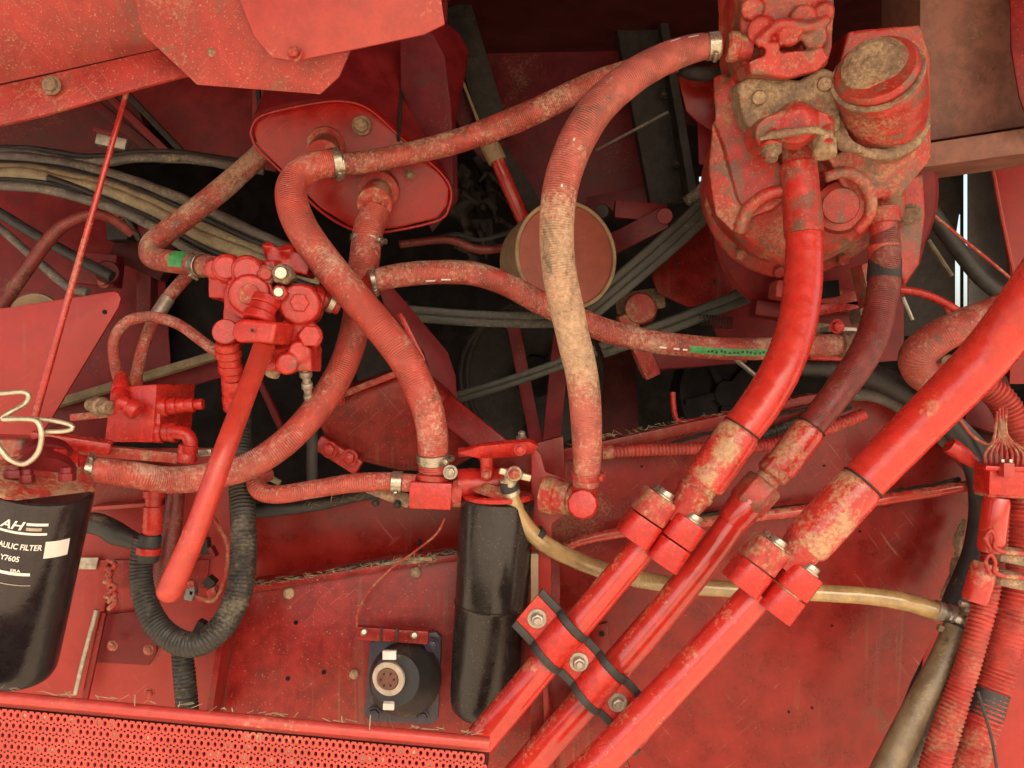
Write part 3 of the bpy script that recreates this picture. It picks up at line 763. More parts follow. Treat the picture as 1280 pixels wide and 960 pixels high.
# perforated face: real holes
A3 = P(-200, 867, .735); B3 = P(612, 943, .735); ux = (B3 - A3); Lx = ux.length; ux.normalize(); uz = V((0, .02, -1)); uz = (uz - ux * uz.dot(ux)).normalized(); nn = ux.cross(uz); nn = nn if nn.y < 0 else -nn
cw, ch = .0062, .0098; mb = MB(); rows = 7; clog = MB(); cols = int(Lx / cw)
for r in range(rows):
    for c_ in range(cols):
        off = (r % 2) * cw * .5
        o = A3 + ux * (c_ * cw + off) + uz * (r * ch)
        vs = []; K = 12
        for th_, (rx, rz) in ((0, (.0015, .0023)),):
            for k in range(K):
                g = 2 * math.pi * k / K
                vs.append(o + ux * (cw / 2 + rx * math.cos(g)) + uz * (ch / 2 + rz * math.sin(g)))
        for k in range(K):
            g = 2 * math.pi * k / K; cx, cz = math.cos(g), math.sin(g); q = max(abs(cx), abs(cz))
            vs.append(o + ux * (cw / 2 + cw / 2 * cx / q) + uz * (ch / 2 + ch / 2 * cz / q))
        vs += [v - nn * .0025 for v in vs[:K]]
        fs = [(k, (k + 1) % K, K + (k + 1) % K, K + k) for k in range(K)] + [(k, (k + 1) % K, 2 * K + (k + 1) % K, 2 * K + k) for k in range(K)]
        if random.random() < .04 + .30 * max(0, mnoise.noise(V((c_ * .09, r * .3, 0)))):
            clog.add([v - nn * .0008 for v in vs[:K]], [list(range(K))])
        mb.add(vs, fs)
part(T, 'perforated_tread', mb, M['step'], 0)
part(T, 'packed_dirt', clog, M['mud'], 0, kind='stuff')
mb = MB(); o = A3 - nn * .02; ext(mb, [o, o + ux * Lx, o + ux * Lx + uz * .12, o + uz * .12], -nn * .004)
part(T, 'backing_sheet', mb, M['inner'], 0)  # dark colour stands in for shade behind the holes

mb = MB(); corrugated(mb, [(752, 566, 1.085, 7.5), (800, 563, 1.085, 8), (880, 560, 1.08, 8), (960, 556, 1.08, 8.5), (1020, 540, 1.08, 9), (1080, 518, 1.085, 8)], pitch=.0052)
T = thing('conduit', 'thin red corrugated conduit lying along the top lip of the large panel', 'conduit', (900, 560, 1.08)); part(T, 'sleeve', mb, M['corr_red'])
mb = MB(); lathe(mb, (752, 566, 1.085), (766, 565, 1.085), rprof(9), 18); part(T, 'end_boot', mb, M['fitd'])
mb = MB(); corrugated(mb, [(930, 552, 1.10, 7), (970, 538, 1.10, 7.5), (1020, 520, 1.10, 8), (1060, 505, 1.11, 8)], pitch=.0052)
T = thing('conduit', 'dark corrugated conduit just behind the red one near the middle hose', 'conduit', (1000, 530, 1.10)); part(T, 'sleeve', mb, M['corr'])

# straw and chaff lying in the seams and on the ledges
mb = MB()
def chaff(a, b, n, sp, d0=0):
    for i in range(n):
        t = random.random(); c = P(a[0] + (b[0] - a[0]) * t, a[1] + (b[1] - a[1]) * t + random.gauss(0, sp), a[2] + (b[2] - a[2]) * t)
        v = V((random.uniform(-1, 1), random.uniform(-.3, .1), random.uniform(-.35, .35))).normalized() * random.uniform(.002, .007)
        w = V((0, 0, 1)).cross(v).normalized() * .0005; u = V((0, 0, .0005))
        p = [c - v, c + v]; mb.add([p[0] - w, p[0] + w, p[0] + u, p[1] - w, p[1] + w, p[1] + u], [(0, 1, 4, 3), (1, 2, 5, 4), (2, 0, 3, 5), (0, 2, 1), (3, 4, 5)])
chaff((300, 733, 1.05), (570, 690, 1.05), 150, 1.6); chaff((500, 704, 1.05), (545, 697, 1.05), 50, 3); chaff((700, 558, 1.09), (1050, 486, 1.085), 90, 1.5)
chaff((-20, 858, .733), (600, 916, .733), 60, 1.0); chaff((380, 632, 1.04), (470, 618, 1.04), 30, 3)
o = single('chaff', mb, M['cable_k'], 'fine straw and chaff caught along the seams and ledges', 'chaff', kind='stuff')

# ================================================================== TOP LEFT BEAMS
pl = plane_at(100, 70, .93, (.05, -1, -.9))
T = thing('hood_beam', 'dusty pale red folded beam crossing the top left corner', 'beam', pl(100, 70))
mb = MB(); plate(mb, pl, [(-220, -80), (150, -80), (182, 44), (204, 60), (60, 92), (-220, 152)], .004); part(T, 'soffit', mb, M['beam'], .001)
pl = plane_at(100, 100, .90, (.05, -1, .12))
mb = MB(); plate(mb, pl, [(-220, 154), (60, 93), (204, 60), (236, 93), (150, 116), (60, 142), (-220, 208)], .006); part(T, 'front_lip', mb, M['beam'], .0022)
c = pl(65, 107); bolt(T, 65, 107, .893, 9, M['mud'], h=.008)
mb = MB(); plate(mb, plane_at(0, 140, .895, (.05, -1, .2)), [(-220, 178), (60, 128), (62, 140), (-220, 208)], .004); part(T, 'seam_strip', mb, M['step'], .001)
pl = plane_at(330, 80, .88, (0, -1, -.35))
T = thing('gusset_plate', 'flat dusty red gusset plate hanging beside the corner beam', 'plate', pl(330, 80))
mb = MB(); plate(mb, pl, [(150, -80), (178, 42), (246, 106), (400, 118), (424, 96), (500, -80)], .005); part(T, 'sheet', mb, M['beam'], .0015)
bolt(T, 268, 66, .885, 9, M['mud'], n=(0, -1, -.35)); 
pl = plane_at(400, 60, .855, (0, -1, -.15))
mb = MB(); plate(mb, pl, [(268, -80), (318, 46), (340, 72), (368, 76), (450, 60), (530, 43), (556, 30), (540, -80)], .004); part(T, 'flange', mb, M['step'], .0015)
bolt(T, 369, 68, .850, 7, M['fitd'])

# ================================================================== RED TANK
T = thing('hydraulic_tank', 'glossy red sheet tank with rounded corners and two hose ports', 'tank', (440, 220, 1.15))
fo = [(315, 166), (320, 152), (338, 142), (395, 130), (432, 128), (462, 138), (500, 172), (548, 214), (562, 236), (560, 258), (548, 274), (500, 286), (462, 290), (436, 284), (400, 262), (352, 214), (322, 184)]
pl = plane_at(440, 210, 1.14, (.1, -1, -.25))
mb = MB(); fr_ = [pl(x, y) for x, y in fo]
ex = V((.03, .16, .26))
ext(mb, [c + (p - c) * .975 + ex * .03 for p in fr_], ex); part(T, 'shell', mb, M['farred'], .006, 3)  # tank body in a darkened red, for the shade under the gusset
mb = MB(); ext(mb, fr_, ex * .05); part(T, 'end_cap', mb, M['tank'], .014, 5)
c = sum(fr_, V()) / len(fr_)
mb = MB(); rim = [c + (p - c) * 1.012 for p in fr_]
ring = [(p, .0022) for p in rim] + [(rim[0], .0022)]
tube3(mb, ring, .006, 8, cap=False); part(T, 'seam', mb, M['tank'])
mb = MB(); bar(mb, (498, 175, 1.13), (506, 60, 1.22), 4, .006); part(T, 'weld_seam', mb, M['dark'], .001)
for (x, y, r) in ((452, 157, 9), (512, 218, 5)): 
    bolt(T, x, y, 1.12, r, M['mud'], n=(.1, -1, -.25), h=.012)
mb = MB(); lathe(mb, (408, 180, 1.14), (404, 196, 1.06), [(0, 24), (.2, 24), (.25, 18), (.6, 17), (.65, 20), (1, 20)], 24); part(T, 'port', mb, M['fitd'])
mb = MB(); lathe(mb, (474, 236, 1.14), (468, 256, 1.07), [(0, 26), (.2, 26), (.25, 18), (.6, 18), (.65, 21), (1, 21)], 24); part(T, 'port', mb, M['fitd'])
mb = MB(); ps = plane_at(530, 150, 1.165, (-.35, -1, -.1)); plate(mb, ps, [(500, 40), (540, 40), (556, 70), (564, 140), (566, 232), (549, 212), (501, 170)], .004); part(T, 'side_sheet', mb, M['far'], .003)  # the tank's shaded right side, its shade put into the colour
# side sheet of neighbouring housing, dark, right and above of the tank
pl = plane_at(530, 150, 1.42, (-.5, -1, 0))
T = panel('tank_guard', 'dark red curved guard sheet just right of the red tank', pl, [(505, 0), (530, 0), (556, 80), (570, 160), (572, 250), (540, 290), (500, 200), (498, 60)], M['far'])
pl = plane_at(400, 90, 1.34, (0, -1, 0))
T = panel('hood_sheet', 'plain dark red sheet above the tank under the gusset', pl, [(315, -20), (560, -20), (556, 150), (315, 160)], M['farred'])
for (a, b) in (((322, 105, 1.3), (326, 150, 1.3)), ((372, 110, 1.3), (376, 140, 1.3)), ((420, 95, 1.28), (408, 135, 1.22))):
    mb = MB(); bar(mb, a, b, 5, .01); part(T, 'gasket_strip', mb, M['dark'], .001)

# ================================================================== CABLE BUNDLE
names = [('topmost thin black cable of the bundle', 'black', 0), ('grey cable second in the upper left bundle', 'cable', 1), ('thick dusty grey cable in the middle of the bundle', 'cable', 2), ('black cable under the thick grey one in the bundle', 'black', 3),
         ('khaki dusted cable low in the bundle', 'cable_k', 4), ('khaki cable passing under the brown tank hose', 'cable_k', 5), ('slim black cable at the bottom of the bundle', 'black', 6), ('grey cable branching low from the bundle', 'cable', 7)]
for (lab, m, i) in names:
    o = i * 7.0; d = 1.25 - i * .008
    r = (4, 6, 8, 5, 8, 9, 4, 6)[i]
    pts = [(-60, 184 + o * .9, d, r), (40, 186 + o, d, r), (110, 196 + o * 1.1, d, r), (180, 214 + o * 1.3, d, r), (250, 236 + o * 1.7, d, r), (320, 272 + o * 1.5, d + .02, r), (400, 310 + o * 1.2, d + .04, r)]
    if i in (0, 1): pts = pts[:3] + [(180, 190 + o, d, r), (250, 194 + o, d, r), (330, 206 + o, d + .02, r)]
    hose('cable', lab, 'cable', pts, M[m], group='cables in the upper left bundle', seg=12, wob=.3)
for (lab, pts, m) in (('black tube running diagonally to the plate at far left', [(-60, 232, 1.2, 7), (0, 267, 1.2, 7), (60, 303, 1.2, 7), (110, 330, 1.2, 7), (140, 346, 1.2, 7)], 'black'),
                      ('thin grey-worn tube below the diagonal black one', [(-60, 240, 1.22, 5), (0, 285, 1.22, 5), (45, 325, 1.22, 5.5), (85, 358, 1.22, 6), (110, 366, 1.22, 6)], 'cable'),
                      ('black wire hanging from the bundle to the striker', [(60, 222, 1.2, 4), (110, 240, 1.2, 4), (150, 262, 1.2, 4), (175, 300, 1.22, 4)], 'black'),
                      ('black wire beside the rod behind the cable bundle', [(60, 205, 1.24, 5), (100, 225, 1.24, 5), (140, 250, 1.24, 5), (158, 270, 1.24, 5)], 'black')):
    hose('tube', lab, 'tube', pts, M[m], seg=12, wob=.1)
hose('hydraulic_hose', 'dull red-brown hose arching at the far left', 'hose', [(-40, 470, 1.1, 9), (0, 388, 1.1, 8.5), (35, 335, 1.1, 8.5), (72, 288, 1.1, 8), (112, 268, 1.1, 7), (140, 274, 1.12, 6), (165, 292, 1.14, 6)], M['hose_dark'], seg=16)
# knuckle bracket, latch
T = thing('hinge_bracket', 'dark red hinge bracket behind the thin rod', 'bracket', (150, 300, 1.3))
for (a, b, w, m) in (((178, 232, 1.3), (186, 300, 1.3), 16, 'farred'), ((150, 250, 1.28), (152, 302, 1.28), 26, 'dark'), ((186, 230, 1.31), (184, 400, 1.33), 18, 'far'), ((100, 335, 1.3), (150, 340, 1.3), 40, 'farred'), ((150, 300, 1.32), (215, 330, 1.32), 50, 'inner')):
    mb = MB(); bar(mb, a, b, w, .03); part(T, 'web', mb, M[m], .003)
mb = MB(); lathe(mb, (134, 340, 1.24), (138, 342, 1.30), rprof(14), 20); part(T, 'pivot', mb, M['far'])
for (x, y, r) in ((147, 268, 7), (181, 262, 5), (130, 352, 6)): bolt(T, x, y, 1.25, r, M['fitd'])
T = thing('junction_clip', 'pale metal clip with a red lug behind the rod top', 'clip', (132, 175, 1.4))
mb = MB(); bar(mb, (118, 162, 1.38), (142, 168, 1.38), 6, .01); part(T, 'lug', mb, M['farred'], .001)
mb = MB(); bar(mb, (122, 174, 1.39), (160, 182, 1.39), 14, .015); part(T, 'clip_body', mb, M['steel'], .003)
# left triangular plate, rod
pl = plane_at(60, 430, 1.02, (.08, -1, 0))
T = thing('guard_plate', 'smooth clean red plate with cut-off corner behind the thin rod', 'plate', pl(60, 430))
mb = MB(); plate(mb, pl, [(-150, 400), (12, 384), (142, 364), (148, 366), (151, 373), (148, 384), (60, 530), (30, 570), (-150, 570)], .005); part(T, 'sheet', mb, M['plate'], .0015)
c = pl(131, 390); mb = MB(); lathe3(mb, c + V((0, -.001, 0)), c + V((0, .002, 0)), [(0, .003), (1, .003)], 12); part(T, 'hole', mb, M['void'])
T = thing('roller', 'pale worn roller edge peeping over the clean red plate', 'roller', (45, 395, 1.1))
mb = MB(); lathe(mb, (45, 395, 1.06), (47, 397, 1.12), [(0, 27), (.2, 29), (.8, 29), (1, 27)], 32); part(T, 'drum', mb, M['rim'])
hose('support_rod', 'thin straight red rod slanting down the left side', 'rod', [(158, 116, .98, 3.2), (130, 215, .97, 3.6), (84, 378, .95, 4.2), (44, 520, .94, 4.6)], M['pipe2'], seg=12, wob=0)
# dark shadowy back bar
T = thing('cross_bar', 'dusty flat cross bar behind the valve block', 'bar', (200, 470, 1.25))
mb = MB(); bar(mb, (60, 508, 1.28), (285, 440, 1.28), 10, .03); part(T, 'top_flange', mb, M['cable_k'], .002)
mb = MB(); bar(mb, (60, 525, 1.30), (285, 458, 1.30), 22, .01); part(T, 'web', mb, M['farred'], .002)
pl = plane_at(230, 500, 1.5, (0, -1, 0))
T = panel('inner_sheet', 'inner sheet blackened for recess shade behind the valve block', pl, [(90, 300), (420, 300), (520, 640), (60, 640)], M['void'])  # sheet coloured near-black in place of the recess's shade

# ================================================================== HOSES
EX = [(0, 0)]
# hose from tank bottom-left to valve
pts = [(345, 172, 1.16, 13), (318, 200, 1.15, 13), (282, 232, 1.13, 14), (240, 266, 1.11, 14), (206, 292, 1.10, 14), (190, 306, 1.09, 14), (190, 320, 1.08, 14), (208, 326, 1.06, 14), (240, 330, 1.03, 14), (268, 334, 1.0, 14)]
T = hose('hydraulic_hose', 'brownish hose dropping from the tank with a green band at the valve', 'hose', pts, M['hose_mid'])
on_surface_dashes(T, pts, [(.80, .88, -.25)], M['green'], .0016, 1.5, 'green_band')
clamp_band(T, (246, 330, 1.02), (254, 332, 1.01), 14.5)
T = hose('hydraulic_hose', 'thin red hose looping over the valve block', 'hose', [(152, 486, 1.02, 7), (144, 455, 1.02, 7), (143, 425, 1.02, 7), (158, 403, 1.02, 7), (188, 396, 1.02, 7), (222, 405, 1.01, 7), (252, 426, 1.0, 7), (276, 444, .99, 7)], M['hose_mid'], seg=16)
T = hose('hydraulic_hose', 'straight thin red hose with a grey sleeve rising from the valve block', 'hose', [(168, 482, 1.04, 7.5), (176, 445, 1.05, 7.5), (190, 405, 1.06, 7.5), (212, 370, 1.08, 8), (240, 338, 1.09, 8)], M['hose_mid'], seg=16)
mb = MB(); tube(mb, [(196, 394, 1.065, 9), (210, 373, 1.075, 9)], seg=16); part(T, 'sleeve', mb, M['steel'])

# S-shaped hose
S1 = [(420, 203, 1.02, 17), (392, 208, 1.01, 18), (370, 222, 1.0, 19), (364, 246, .99, 20), (375, 280, .98, 20.5), (402, 322, .97, 20.5), (440, 368, .965, 20.5), (478, 412, .96, 20.5), (510, 455, .96, 20.5), (530, 500, .96, 20), (540, 540, .97, 19.5), (542, 588, .98, 19)]
T = hose('hydraulic_hose', 'thick wrapped red hose curving in an S from the tank to the filter head', 'hose', S1, M['hose'], seg=32)
clamp_band(T, (541.5, 566, .975), (542, 578, .978), 19.6, screw=(1, -.2))
clamp_band(T, (414, 204, 1.018), (424, 203, 1.022), 17.6, screw=(0, -1))
# vertical stub under second port, continuing as lower ribbed hose
S5 = [(470, 262, 1.08, 18), (460, 290, 1.07, 19), (455, 330, 1.06, 19), (450, 370, 1.05, 18.5), (444, 410, 1.04, 18), (430, 455, 1.02, 18), (404, 500, 1.0, 18), (368, 543, .97, 17.5), (325, 575, .95, 17), (280, 592, .94, 17), (220, 600, .93, 17), (165, 594, .90, 16.5), (106, 586, .88, 15.5)]
T = hose('hydraulic_hose', 'long wrapped red hose sweeping under the pipe to the left filter', 'hose', S5, M['hose'], seg=32)
clamp_band(T, (119, 587.5, .883), (109, 586.5, .881), 16.4, screw=(0, 1))
clamp_band(T, (459, 296, 1.07), (458, 304, 1.07), 19.4, screw=(1, -.3))
# long horizontal hose
H2 = [(418, 206, 1.06, 13), (460, 202, 1.07, 14), (520, 190, 1.08, 14), (580, 174, 1.08, 15), (640, 152, 1.08, 16), (700, 124, 1.08, 15.5), (750, 102, 1.08, 15), (800, 86, 1.08, 15), (845, 76, 1.08, 14)]
T = hose('hydraulic_hose', 'slim dusty red hose running up right from the tank to behind the khaki hose', 'hose', H2, M['hose_mid'])
clamp_band(T, (430, 205, 1.062), (422, 206, 1.06), 14.4, screw=(0, -1))
# big khaki hose
H3 = [(900, 57, .93, 14), (870, 60, .93, 17), (835, 72, .92, 19), (795, 93, .91, 21), (755, 125, .90, 22.5), (725, 168, .89, 23), (706, 215, .885, 22.5), (697, 265, .88, 22), (696, 310, .88, 21.5), (703, 360, .88, 21.5), (714, 410, .89, 21), (725, 460, .90, 20.5), (732, 510, .91, 20), (734, 560, .92, 18.5), (733, 606, .93, 16)]
T = hose('hydraulic_hose', 'tall thick khaki-dusted hose arching from the pump to the panel elbow', 'hose', H3, M['hose_tan'], seg=36, wob=.05)
clamp_band(T, (884, 58, .93), (898, 57, .93), 16, screw=(0, -1))
clamp_band(T, (733.5, 588, .925), (733.2, 596, .928), 17.4, M['fitd'], screw=(1, 0))
on_surface_dashes(T, H3, [(.045, .07, .55), (.085, .105, .7), (.455, .459, .0), (.37, .374, .1)], M['white'], .0005, .10, 'print_mark')
# green print hose
H4 = [(462, 352, 1.02, 14), (500, 344, 1.03, 15), (545, 340, 1.04, 15), (590, 342, 1.05, 15), (630, 354, 1.05, 15), (675, 378, 1.05, 15), (715, 396, 1.05, 15), (760, 414, 1.05, 15), (810, 426, 1.05, 14.5), (860, 432, 1.05, 14), (910, 436, 1.05, 14), (960, 436, 1.05, 14), (1010, 432, 1.05, 14), (1062, 430, 1.06, 13)]
T = hose('hydraulic_hose', 'long dusty red hose with green lettering stripe crossing the dark recess', 'hose', H4, M['hose_mid'])
on_surface_dashes(T, H4, [(.665, .84, .35)], M['green'], .0008, .6, 'green_stripe')
on_surface_dashes(T, H4, [(.605, .618, .45), (.632, .645, .45), (.652, .662, .45), (.11, .13, .9), (.14, .16, .8)], M['white'], .0006, .16, 'print_mark')
for k in range(16):
    t = .70 + k * .0085; on_surface_dashes(T, H4, [(t, t + .003, .35 + random.uniform(-.08, .08))], M['black'], .0012, .2, 'print_letter')
clamp_band(T, (472, 350, 1.02), (466, 351, 1.02), 15.4, screw=(-.2, -1))
mb = MB(); lathe(mb, (1050, 431, 1.055), (1078, 430, 1.06), [(0, 15), (.1, 17), (.6, 17), (.65, 14), (1, 14)], 20); part(T, 'ferrule', mb, M['mud'])
# tee at (470,350)
T = thing('tee_fitting', 'small red steel tee where the hoses meet under the tank', 'fitting', (466, 350, 1.03))
mb = MB(); lathe(mb, (440, 366, 1.06), (492, 344, 1.03), [(0, 11), (.35, 12), (.36, 15), (.6, 15), (.61, 11.5), (1, 11.5)], 20); part(T, 'body', mb, M['fit'])

# short hose to filter head
H7 = [(336, 592, 1.02, 9), (320, 600, 1.0, 11), (326, 614, .99, 11.5), (350, 618, .99, 11.5), (395, 611, .985, 11.5), (440, 604, .98, 12), (480, 602, .98, 12), (520, 604, .98, 11)]
T = hose('hydraulic_hose', 'short red hose looping from behind the pipe into the filter head', 'hose', H7, M['hose'])
clamp_band(T, (490, 602, .98), (503, 603, .98), 12.8, screw=(.2, -1))
hose('black_tube', 'black tube sagging beneath the short red hose', 'tube', [(300, 640, 1.06, 9), (340, 637, 1.05, 9), (400, 630, 1.05, 8), (450, 620, 1.05, 7), (490, 615, 1.05, 6)], M['black'], seg=14)
hose('clear_tube', 'small pale tube crossing behind the red hose left of the panel', 'tube', [(320, 588, 1.05, 4), (350, 604, 1.05, 4)], M['cable_k'], seg=10)
# rigid straight pipe
T = hose('steel_pipe', 'straight smooth pale red pipe slanting down from the valve', 'pipe', [(334, 418, .92, 13), (327, 440, .905, 13), (314, 475, .87, 12.5), (282, 560, .82, 13.5), (246, 660, .80, 14.5), (212, 738, .79, 16)], M['pipe_dull'], seg=28, wob=0)
mb = MB(); c = P(212, 738, .79); t = (c - P(246, 660, .80)).normalized(); r = 16 * .79 / F
lathe3(mb, c, c + t * r * .95, [(0, r), (.4, r * .93), (.75, r * .7), (.93, r * .4), (1, r * .1)], 28); part(T, 'rounded_end', mb, M['pipe_dull'])

# black corrugated hose loop
mb = MB(); L8 = [(180, 672, 1.0, 13), (176, 710, 1.0, 14), (182, 752, .99, 15), (204, 790, .98, 16), (240, 806, .97, 16), (275, 786, .97, 17), (297, 745, .98, 17), (304, 700, .99, 17), (304, 655, 1.0, 16), (302, 610, 1.02, 16), (300, 550, 1.05, 15), (300, 480, 1.08, 14)]
corrugated(mb, L8, pitch=.0048, depth=.10); 
T = thing('corrugated_hose', 'black corrugated hose hanging in a loop beside the straight pipe', 'hose', (240, 800, .98)); part(T, 'hose_body', mb, M['corr'])
mb = MB(); corrugated(mb, [(226, 800, 1.03, 13), (230, 840, 1.03, 14), (234, 885, 1.03, 14), (236, 920, 1.03, 14)], pitch=.005)
T = thing('corrugated_hose', 'short black corrugated hose going down behind the step rail', 'hose', (230, 860, 1.03)); part(T, 'hose_body', mb, M['corr'])
# fittings atop loop start
T = thing('swivel_fitting', 'stacked red and black fittings above the black corrugated loop', 'fitting', (190, 640, 1.0))
mb = MB(); lathe(mb, (193, 606, 1.0), (190, 668, 1.0), [(0, 9), (.1, 10), (.12, 13), (.25, 13), (.27, 10), (.42, 10), (.44, 12), (.95, 12), (1, 10)], 24); part(T, 'body', mb, M['fit'])
mb = MB(); lathe(mb, (188, 668, 1.0), (184, 702, 1.0), [(0, 12), (.1, 14), (.9, 14), (1, 12)], 24); part(T, 'sleeve', mb, M['black'])
mb = MB(); lathe(mb, (186, 684, .995), (185, 692, .995), [(0, 15), (1, 15)], 24); part(T, 'band', mb, M['fit'])
hose('hydraulic_hose', 'dull red hose hanging behind the straight pale pipe', 'hose', [(222, 600, 1.04, 10), (216, 650, 1.04, 12), (206, 710, 1.04, 13), (200, 740, 1.05, 13)], M['hose_dark'], seg=20)
hose('wiring_strand', 'thin red wire looping inside the black corrugated loop', 'wire', [(262, 640, 1.06, 3), (284, 680, 1.05, 3.5), (282, 720, 1.05, 3.5), (268, 750, 1.05, 3), (240, 742, 1.06, 3), (228, 722, 1.06, 3)], M['fitd'], seg=8)
hose('corrugated_hose', 'dark ribbed sleeve between the black filter and the fittings', 'sleeve', [(92, 652, 1.04, 13), (120, 655, 1.04, 14), (150, 668, 1.04, 14), (172, 678, 1.04, 10)], M['corr'], seg=18, wob=.3)
T = thing('connector_cluster', 'small red and grey connectors behind the straight pale pipe', 'connector', (258, 700, 1.06))
for i in range(12):
    mb = MB(); x = 236 + random.random() * 36; y = 660 + random.random() * 130
    bar(mb, (x, y, 1.06), (x + random.uniform(-12, 12), y + random.uniform(8, 24), 1.06), random.uniform(6, 14), .015)
    part(T, 'plug', mb, M[('farred', 'dark', 'fitd', 'greyblack')[i % 4]], .002)

# ================================================================== LEFT FILTER
def filter_can(label, a, b, r0, r1, m, ridge=None, at=None):
    T = thing('filter_canister', label, 'filter', at or a)
    k = (a[2] + b[2]) / 2 / F; mb = MB()
    pf = [(0, r0 * .93), (.006, r0 * .985), (.02, r0)]
    if ridge: pf += [(ridge - .008, r0 + (r1 - r0) * ridge), (ridge - .004, (r0 + (r1 - r0) * ridge) * 1.025), (ridge + .004, (r0 + (r1 - r0) * ridge) * 1.025), (ridge + .01, (r0 + (r1 - r0) * ridge))]
    pf += [(.90, r1), (.94, r1 * .985), (.97, r1 * .93), (.99, r1 * .82), (1, r1 * .66)]
    lathe(mb, a, b, pf, 96); part(T, 'can', mb, m)
    return T
fa, fb = (52, 607, .82), (16, 842, .86)
T = filter_can('black oil filter with white lettering at the left edge', fa, fb, 59, 50, M['filter'])
A, B = P(*fa), P(*fb); t, u, w = basis(B - A, V((0, 0, CAMZ)) - (A + B) / 2); k = .84 / F
# u points toward the camera; w to one side
side = w if w.x > 0 else -w
def wrap_pt(along_m, arc_m, r, off):
    a = arc_m / r
    return A + t * along_m + (u * math.cos(a) + side * math.sin(a)) * (r + off)
def wrap_text(body, size, sx, al, arc_end, name, shear=0.0):
    vs, fs = text_mesh(body, size, .022, shear); mx = max(v.x for v in vs)
    mb = MB(); rr = (59 + (50 - 59) * al / (B - A).length) * k
    mb.add([wrap_pt(al - v.y, arc_end + (v.x - mx) * sx, rr, .0006) for v in vs], fs); return part(T, name, mb, M['white'])
def wrap_rect(a0, a1, s0, s1, m, name, off=.0005):
    mb = MB(); vs = []; n = 10
    for i in range(n + 1):
        s = s0 + (s1 - s0) * i / n
        for al in (a0, a1):
            rr = (59 + (50 - 59) * al / (B - A).length) * k; vs.append(wrap_pt(al, s, rr, off))
    mb.add(vs, [(2 * i, 2 * i + 1, 2 * i + 3, 2 * i + 2) for i in range(n)], None, True); return part(T, name, mb, m)
px = k  # one photo pixel at the filter, metres
wrap_text('AH', 15 * px, 1.15, 33 * px, -10 * px, 'lettering', .35)
wrap_rect(23 * px, 26.5 * px, -9 * px, 13 * px, M['white'], 'label_bar'); wrap_rect(29 * px, 33 * px, -9 * px, 7 * px, M['steel'], 'label_bar')
wrap_rect(35.5 * px, 38.5 * px, -62 * px, 13 * px, M['white'], 'label_bar')
wrap_text('HYDRAULIC FILTER', 10 * px, .76, 58 * px, 10 * px, 'lettering', .15)
wrap_text('Y7605', 9.5 * px, .85, 74 * px, -11 * px, 'lettering', .1)
wrap_rect(88 * px, 92 * px, -70 * px, 2 * px, M['white'], 'label_bar'); wrap_text('ERA', 5 * px, 1.2, 87.5 * px, -8 * px, 'lettering')
wrap_rect(104 * px, 105.2 * px, -30 * px, 4 * px, M['steel'], 'label_bar')
wrap_rect(47 * px, 69 * px, 13 * px, 41 * px, M['white'], 'label_patch')
T = thing('filter_mount', 'red cast filter head on top of the left black filter', 'filter head', (50, 590, .84))
mb = MB(); lathe(mb, (54, 600, .82), (52, 607, .822), [(0, 57), (.3, 60), (1, 60)], 64); part(T, 'rim', mb, M['fitd'])
for (x, y, rr_) in ((18, 588, 9), (34, 594, 7), (84, 592, 8)):
    mb = MB(); lathe(mb, (x, y - 8, .80), (x, y + 9, .80), [(0, rr_), (.4, rr_), (.42, rr_ * 1.3), (1, rr_ * 1.3)], 6, False); part(T, 'plug', mb, M['farred'], .0008)
mb = MB(); lathe(mb, (60, 566, .88), (55, 602, .84), [(0, 25), (.15, 31), (.4, 31), (.42, 27), (.7, 28), (.72, 35), (1, 36)], 40); part(T, 'neck', mb, M['farred'])  # neck red darkened for the shade over the filter
mb = MB(); lathe(mb, (60, 588, .87), (112, 586, .89), [(0, 20), (.4, 20), (.45, 24), (.7, 24), (.75, 19), (1, 17)], 28); part(T, 'outlet', mb, M['fit'])
mb = MB(); lathe(mb, (60, 582, .86), (78, 582, .87), rprof(26), 6, False); part(T, 'nut', mb, M['fit'], .002)
mb = MB(); bar(mb, (-60, 556, .9), (40, 562, .92), 30, .06); bar(mb, (20, 575, .9), (84, 572, .92), 20, .04); tube(mb, [(-20, 590, .86, 9), (20, 580, .86, 10), (50, 572, .88, 9)], seg=14); casting(T, 'cast_body', mb, M['cast'], .0025, 4, .001)
mb = MB(); bar(mb, (40, 545, .93), (140, 560, .96), 16, .03); part(T, 'arm', mb, M['fit'], .004)
# wire handle
T = thing('wire_clip', 'bent galvanised wire clip hanging at the left edge', 'wire clip', (40, 530, .80))
mb = MB(); tube(mb, [(-40, 495, .80, 3.2), (10, 491, .80, 3.2), (30, 490, .80, 3.2), (36, 495, .80, 3.2), (32, 504, .80, 3.2), (12, 516, .79, 3.2), (4, 524, .79, 3.2), (30, 524, .79, 3.2), (62, 525, .79, 3.2), (88, 531, .79, 3), (90, 536, .79, 3), (80, 539, .79, 3), (56, 540, .79, 3)], seg=12, step=.002); part(T, 'wire', mb, M['wire'])
mb = MB(); tube(mb, [(4, 524, .785, 3.4), (38, 524, .785, 3.4), (49, 530, .785, 3.4), (52, 548, .785, 3.4), (46, 568, .785, 3.4), (30, 580, .785, 3.4), (12, 574, .785, 3.4), (0, 560, .785, 3.4), (-20, 530, .785, 3.4)], seg=12, step=.002); part(T, 'wire', mb, M['wire'])

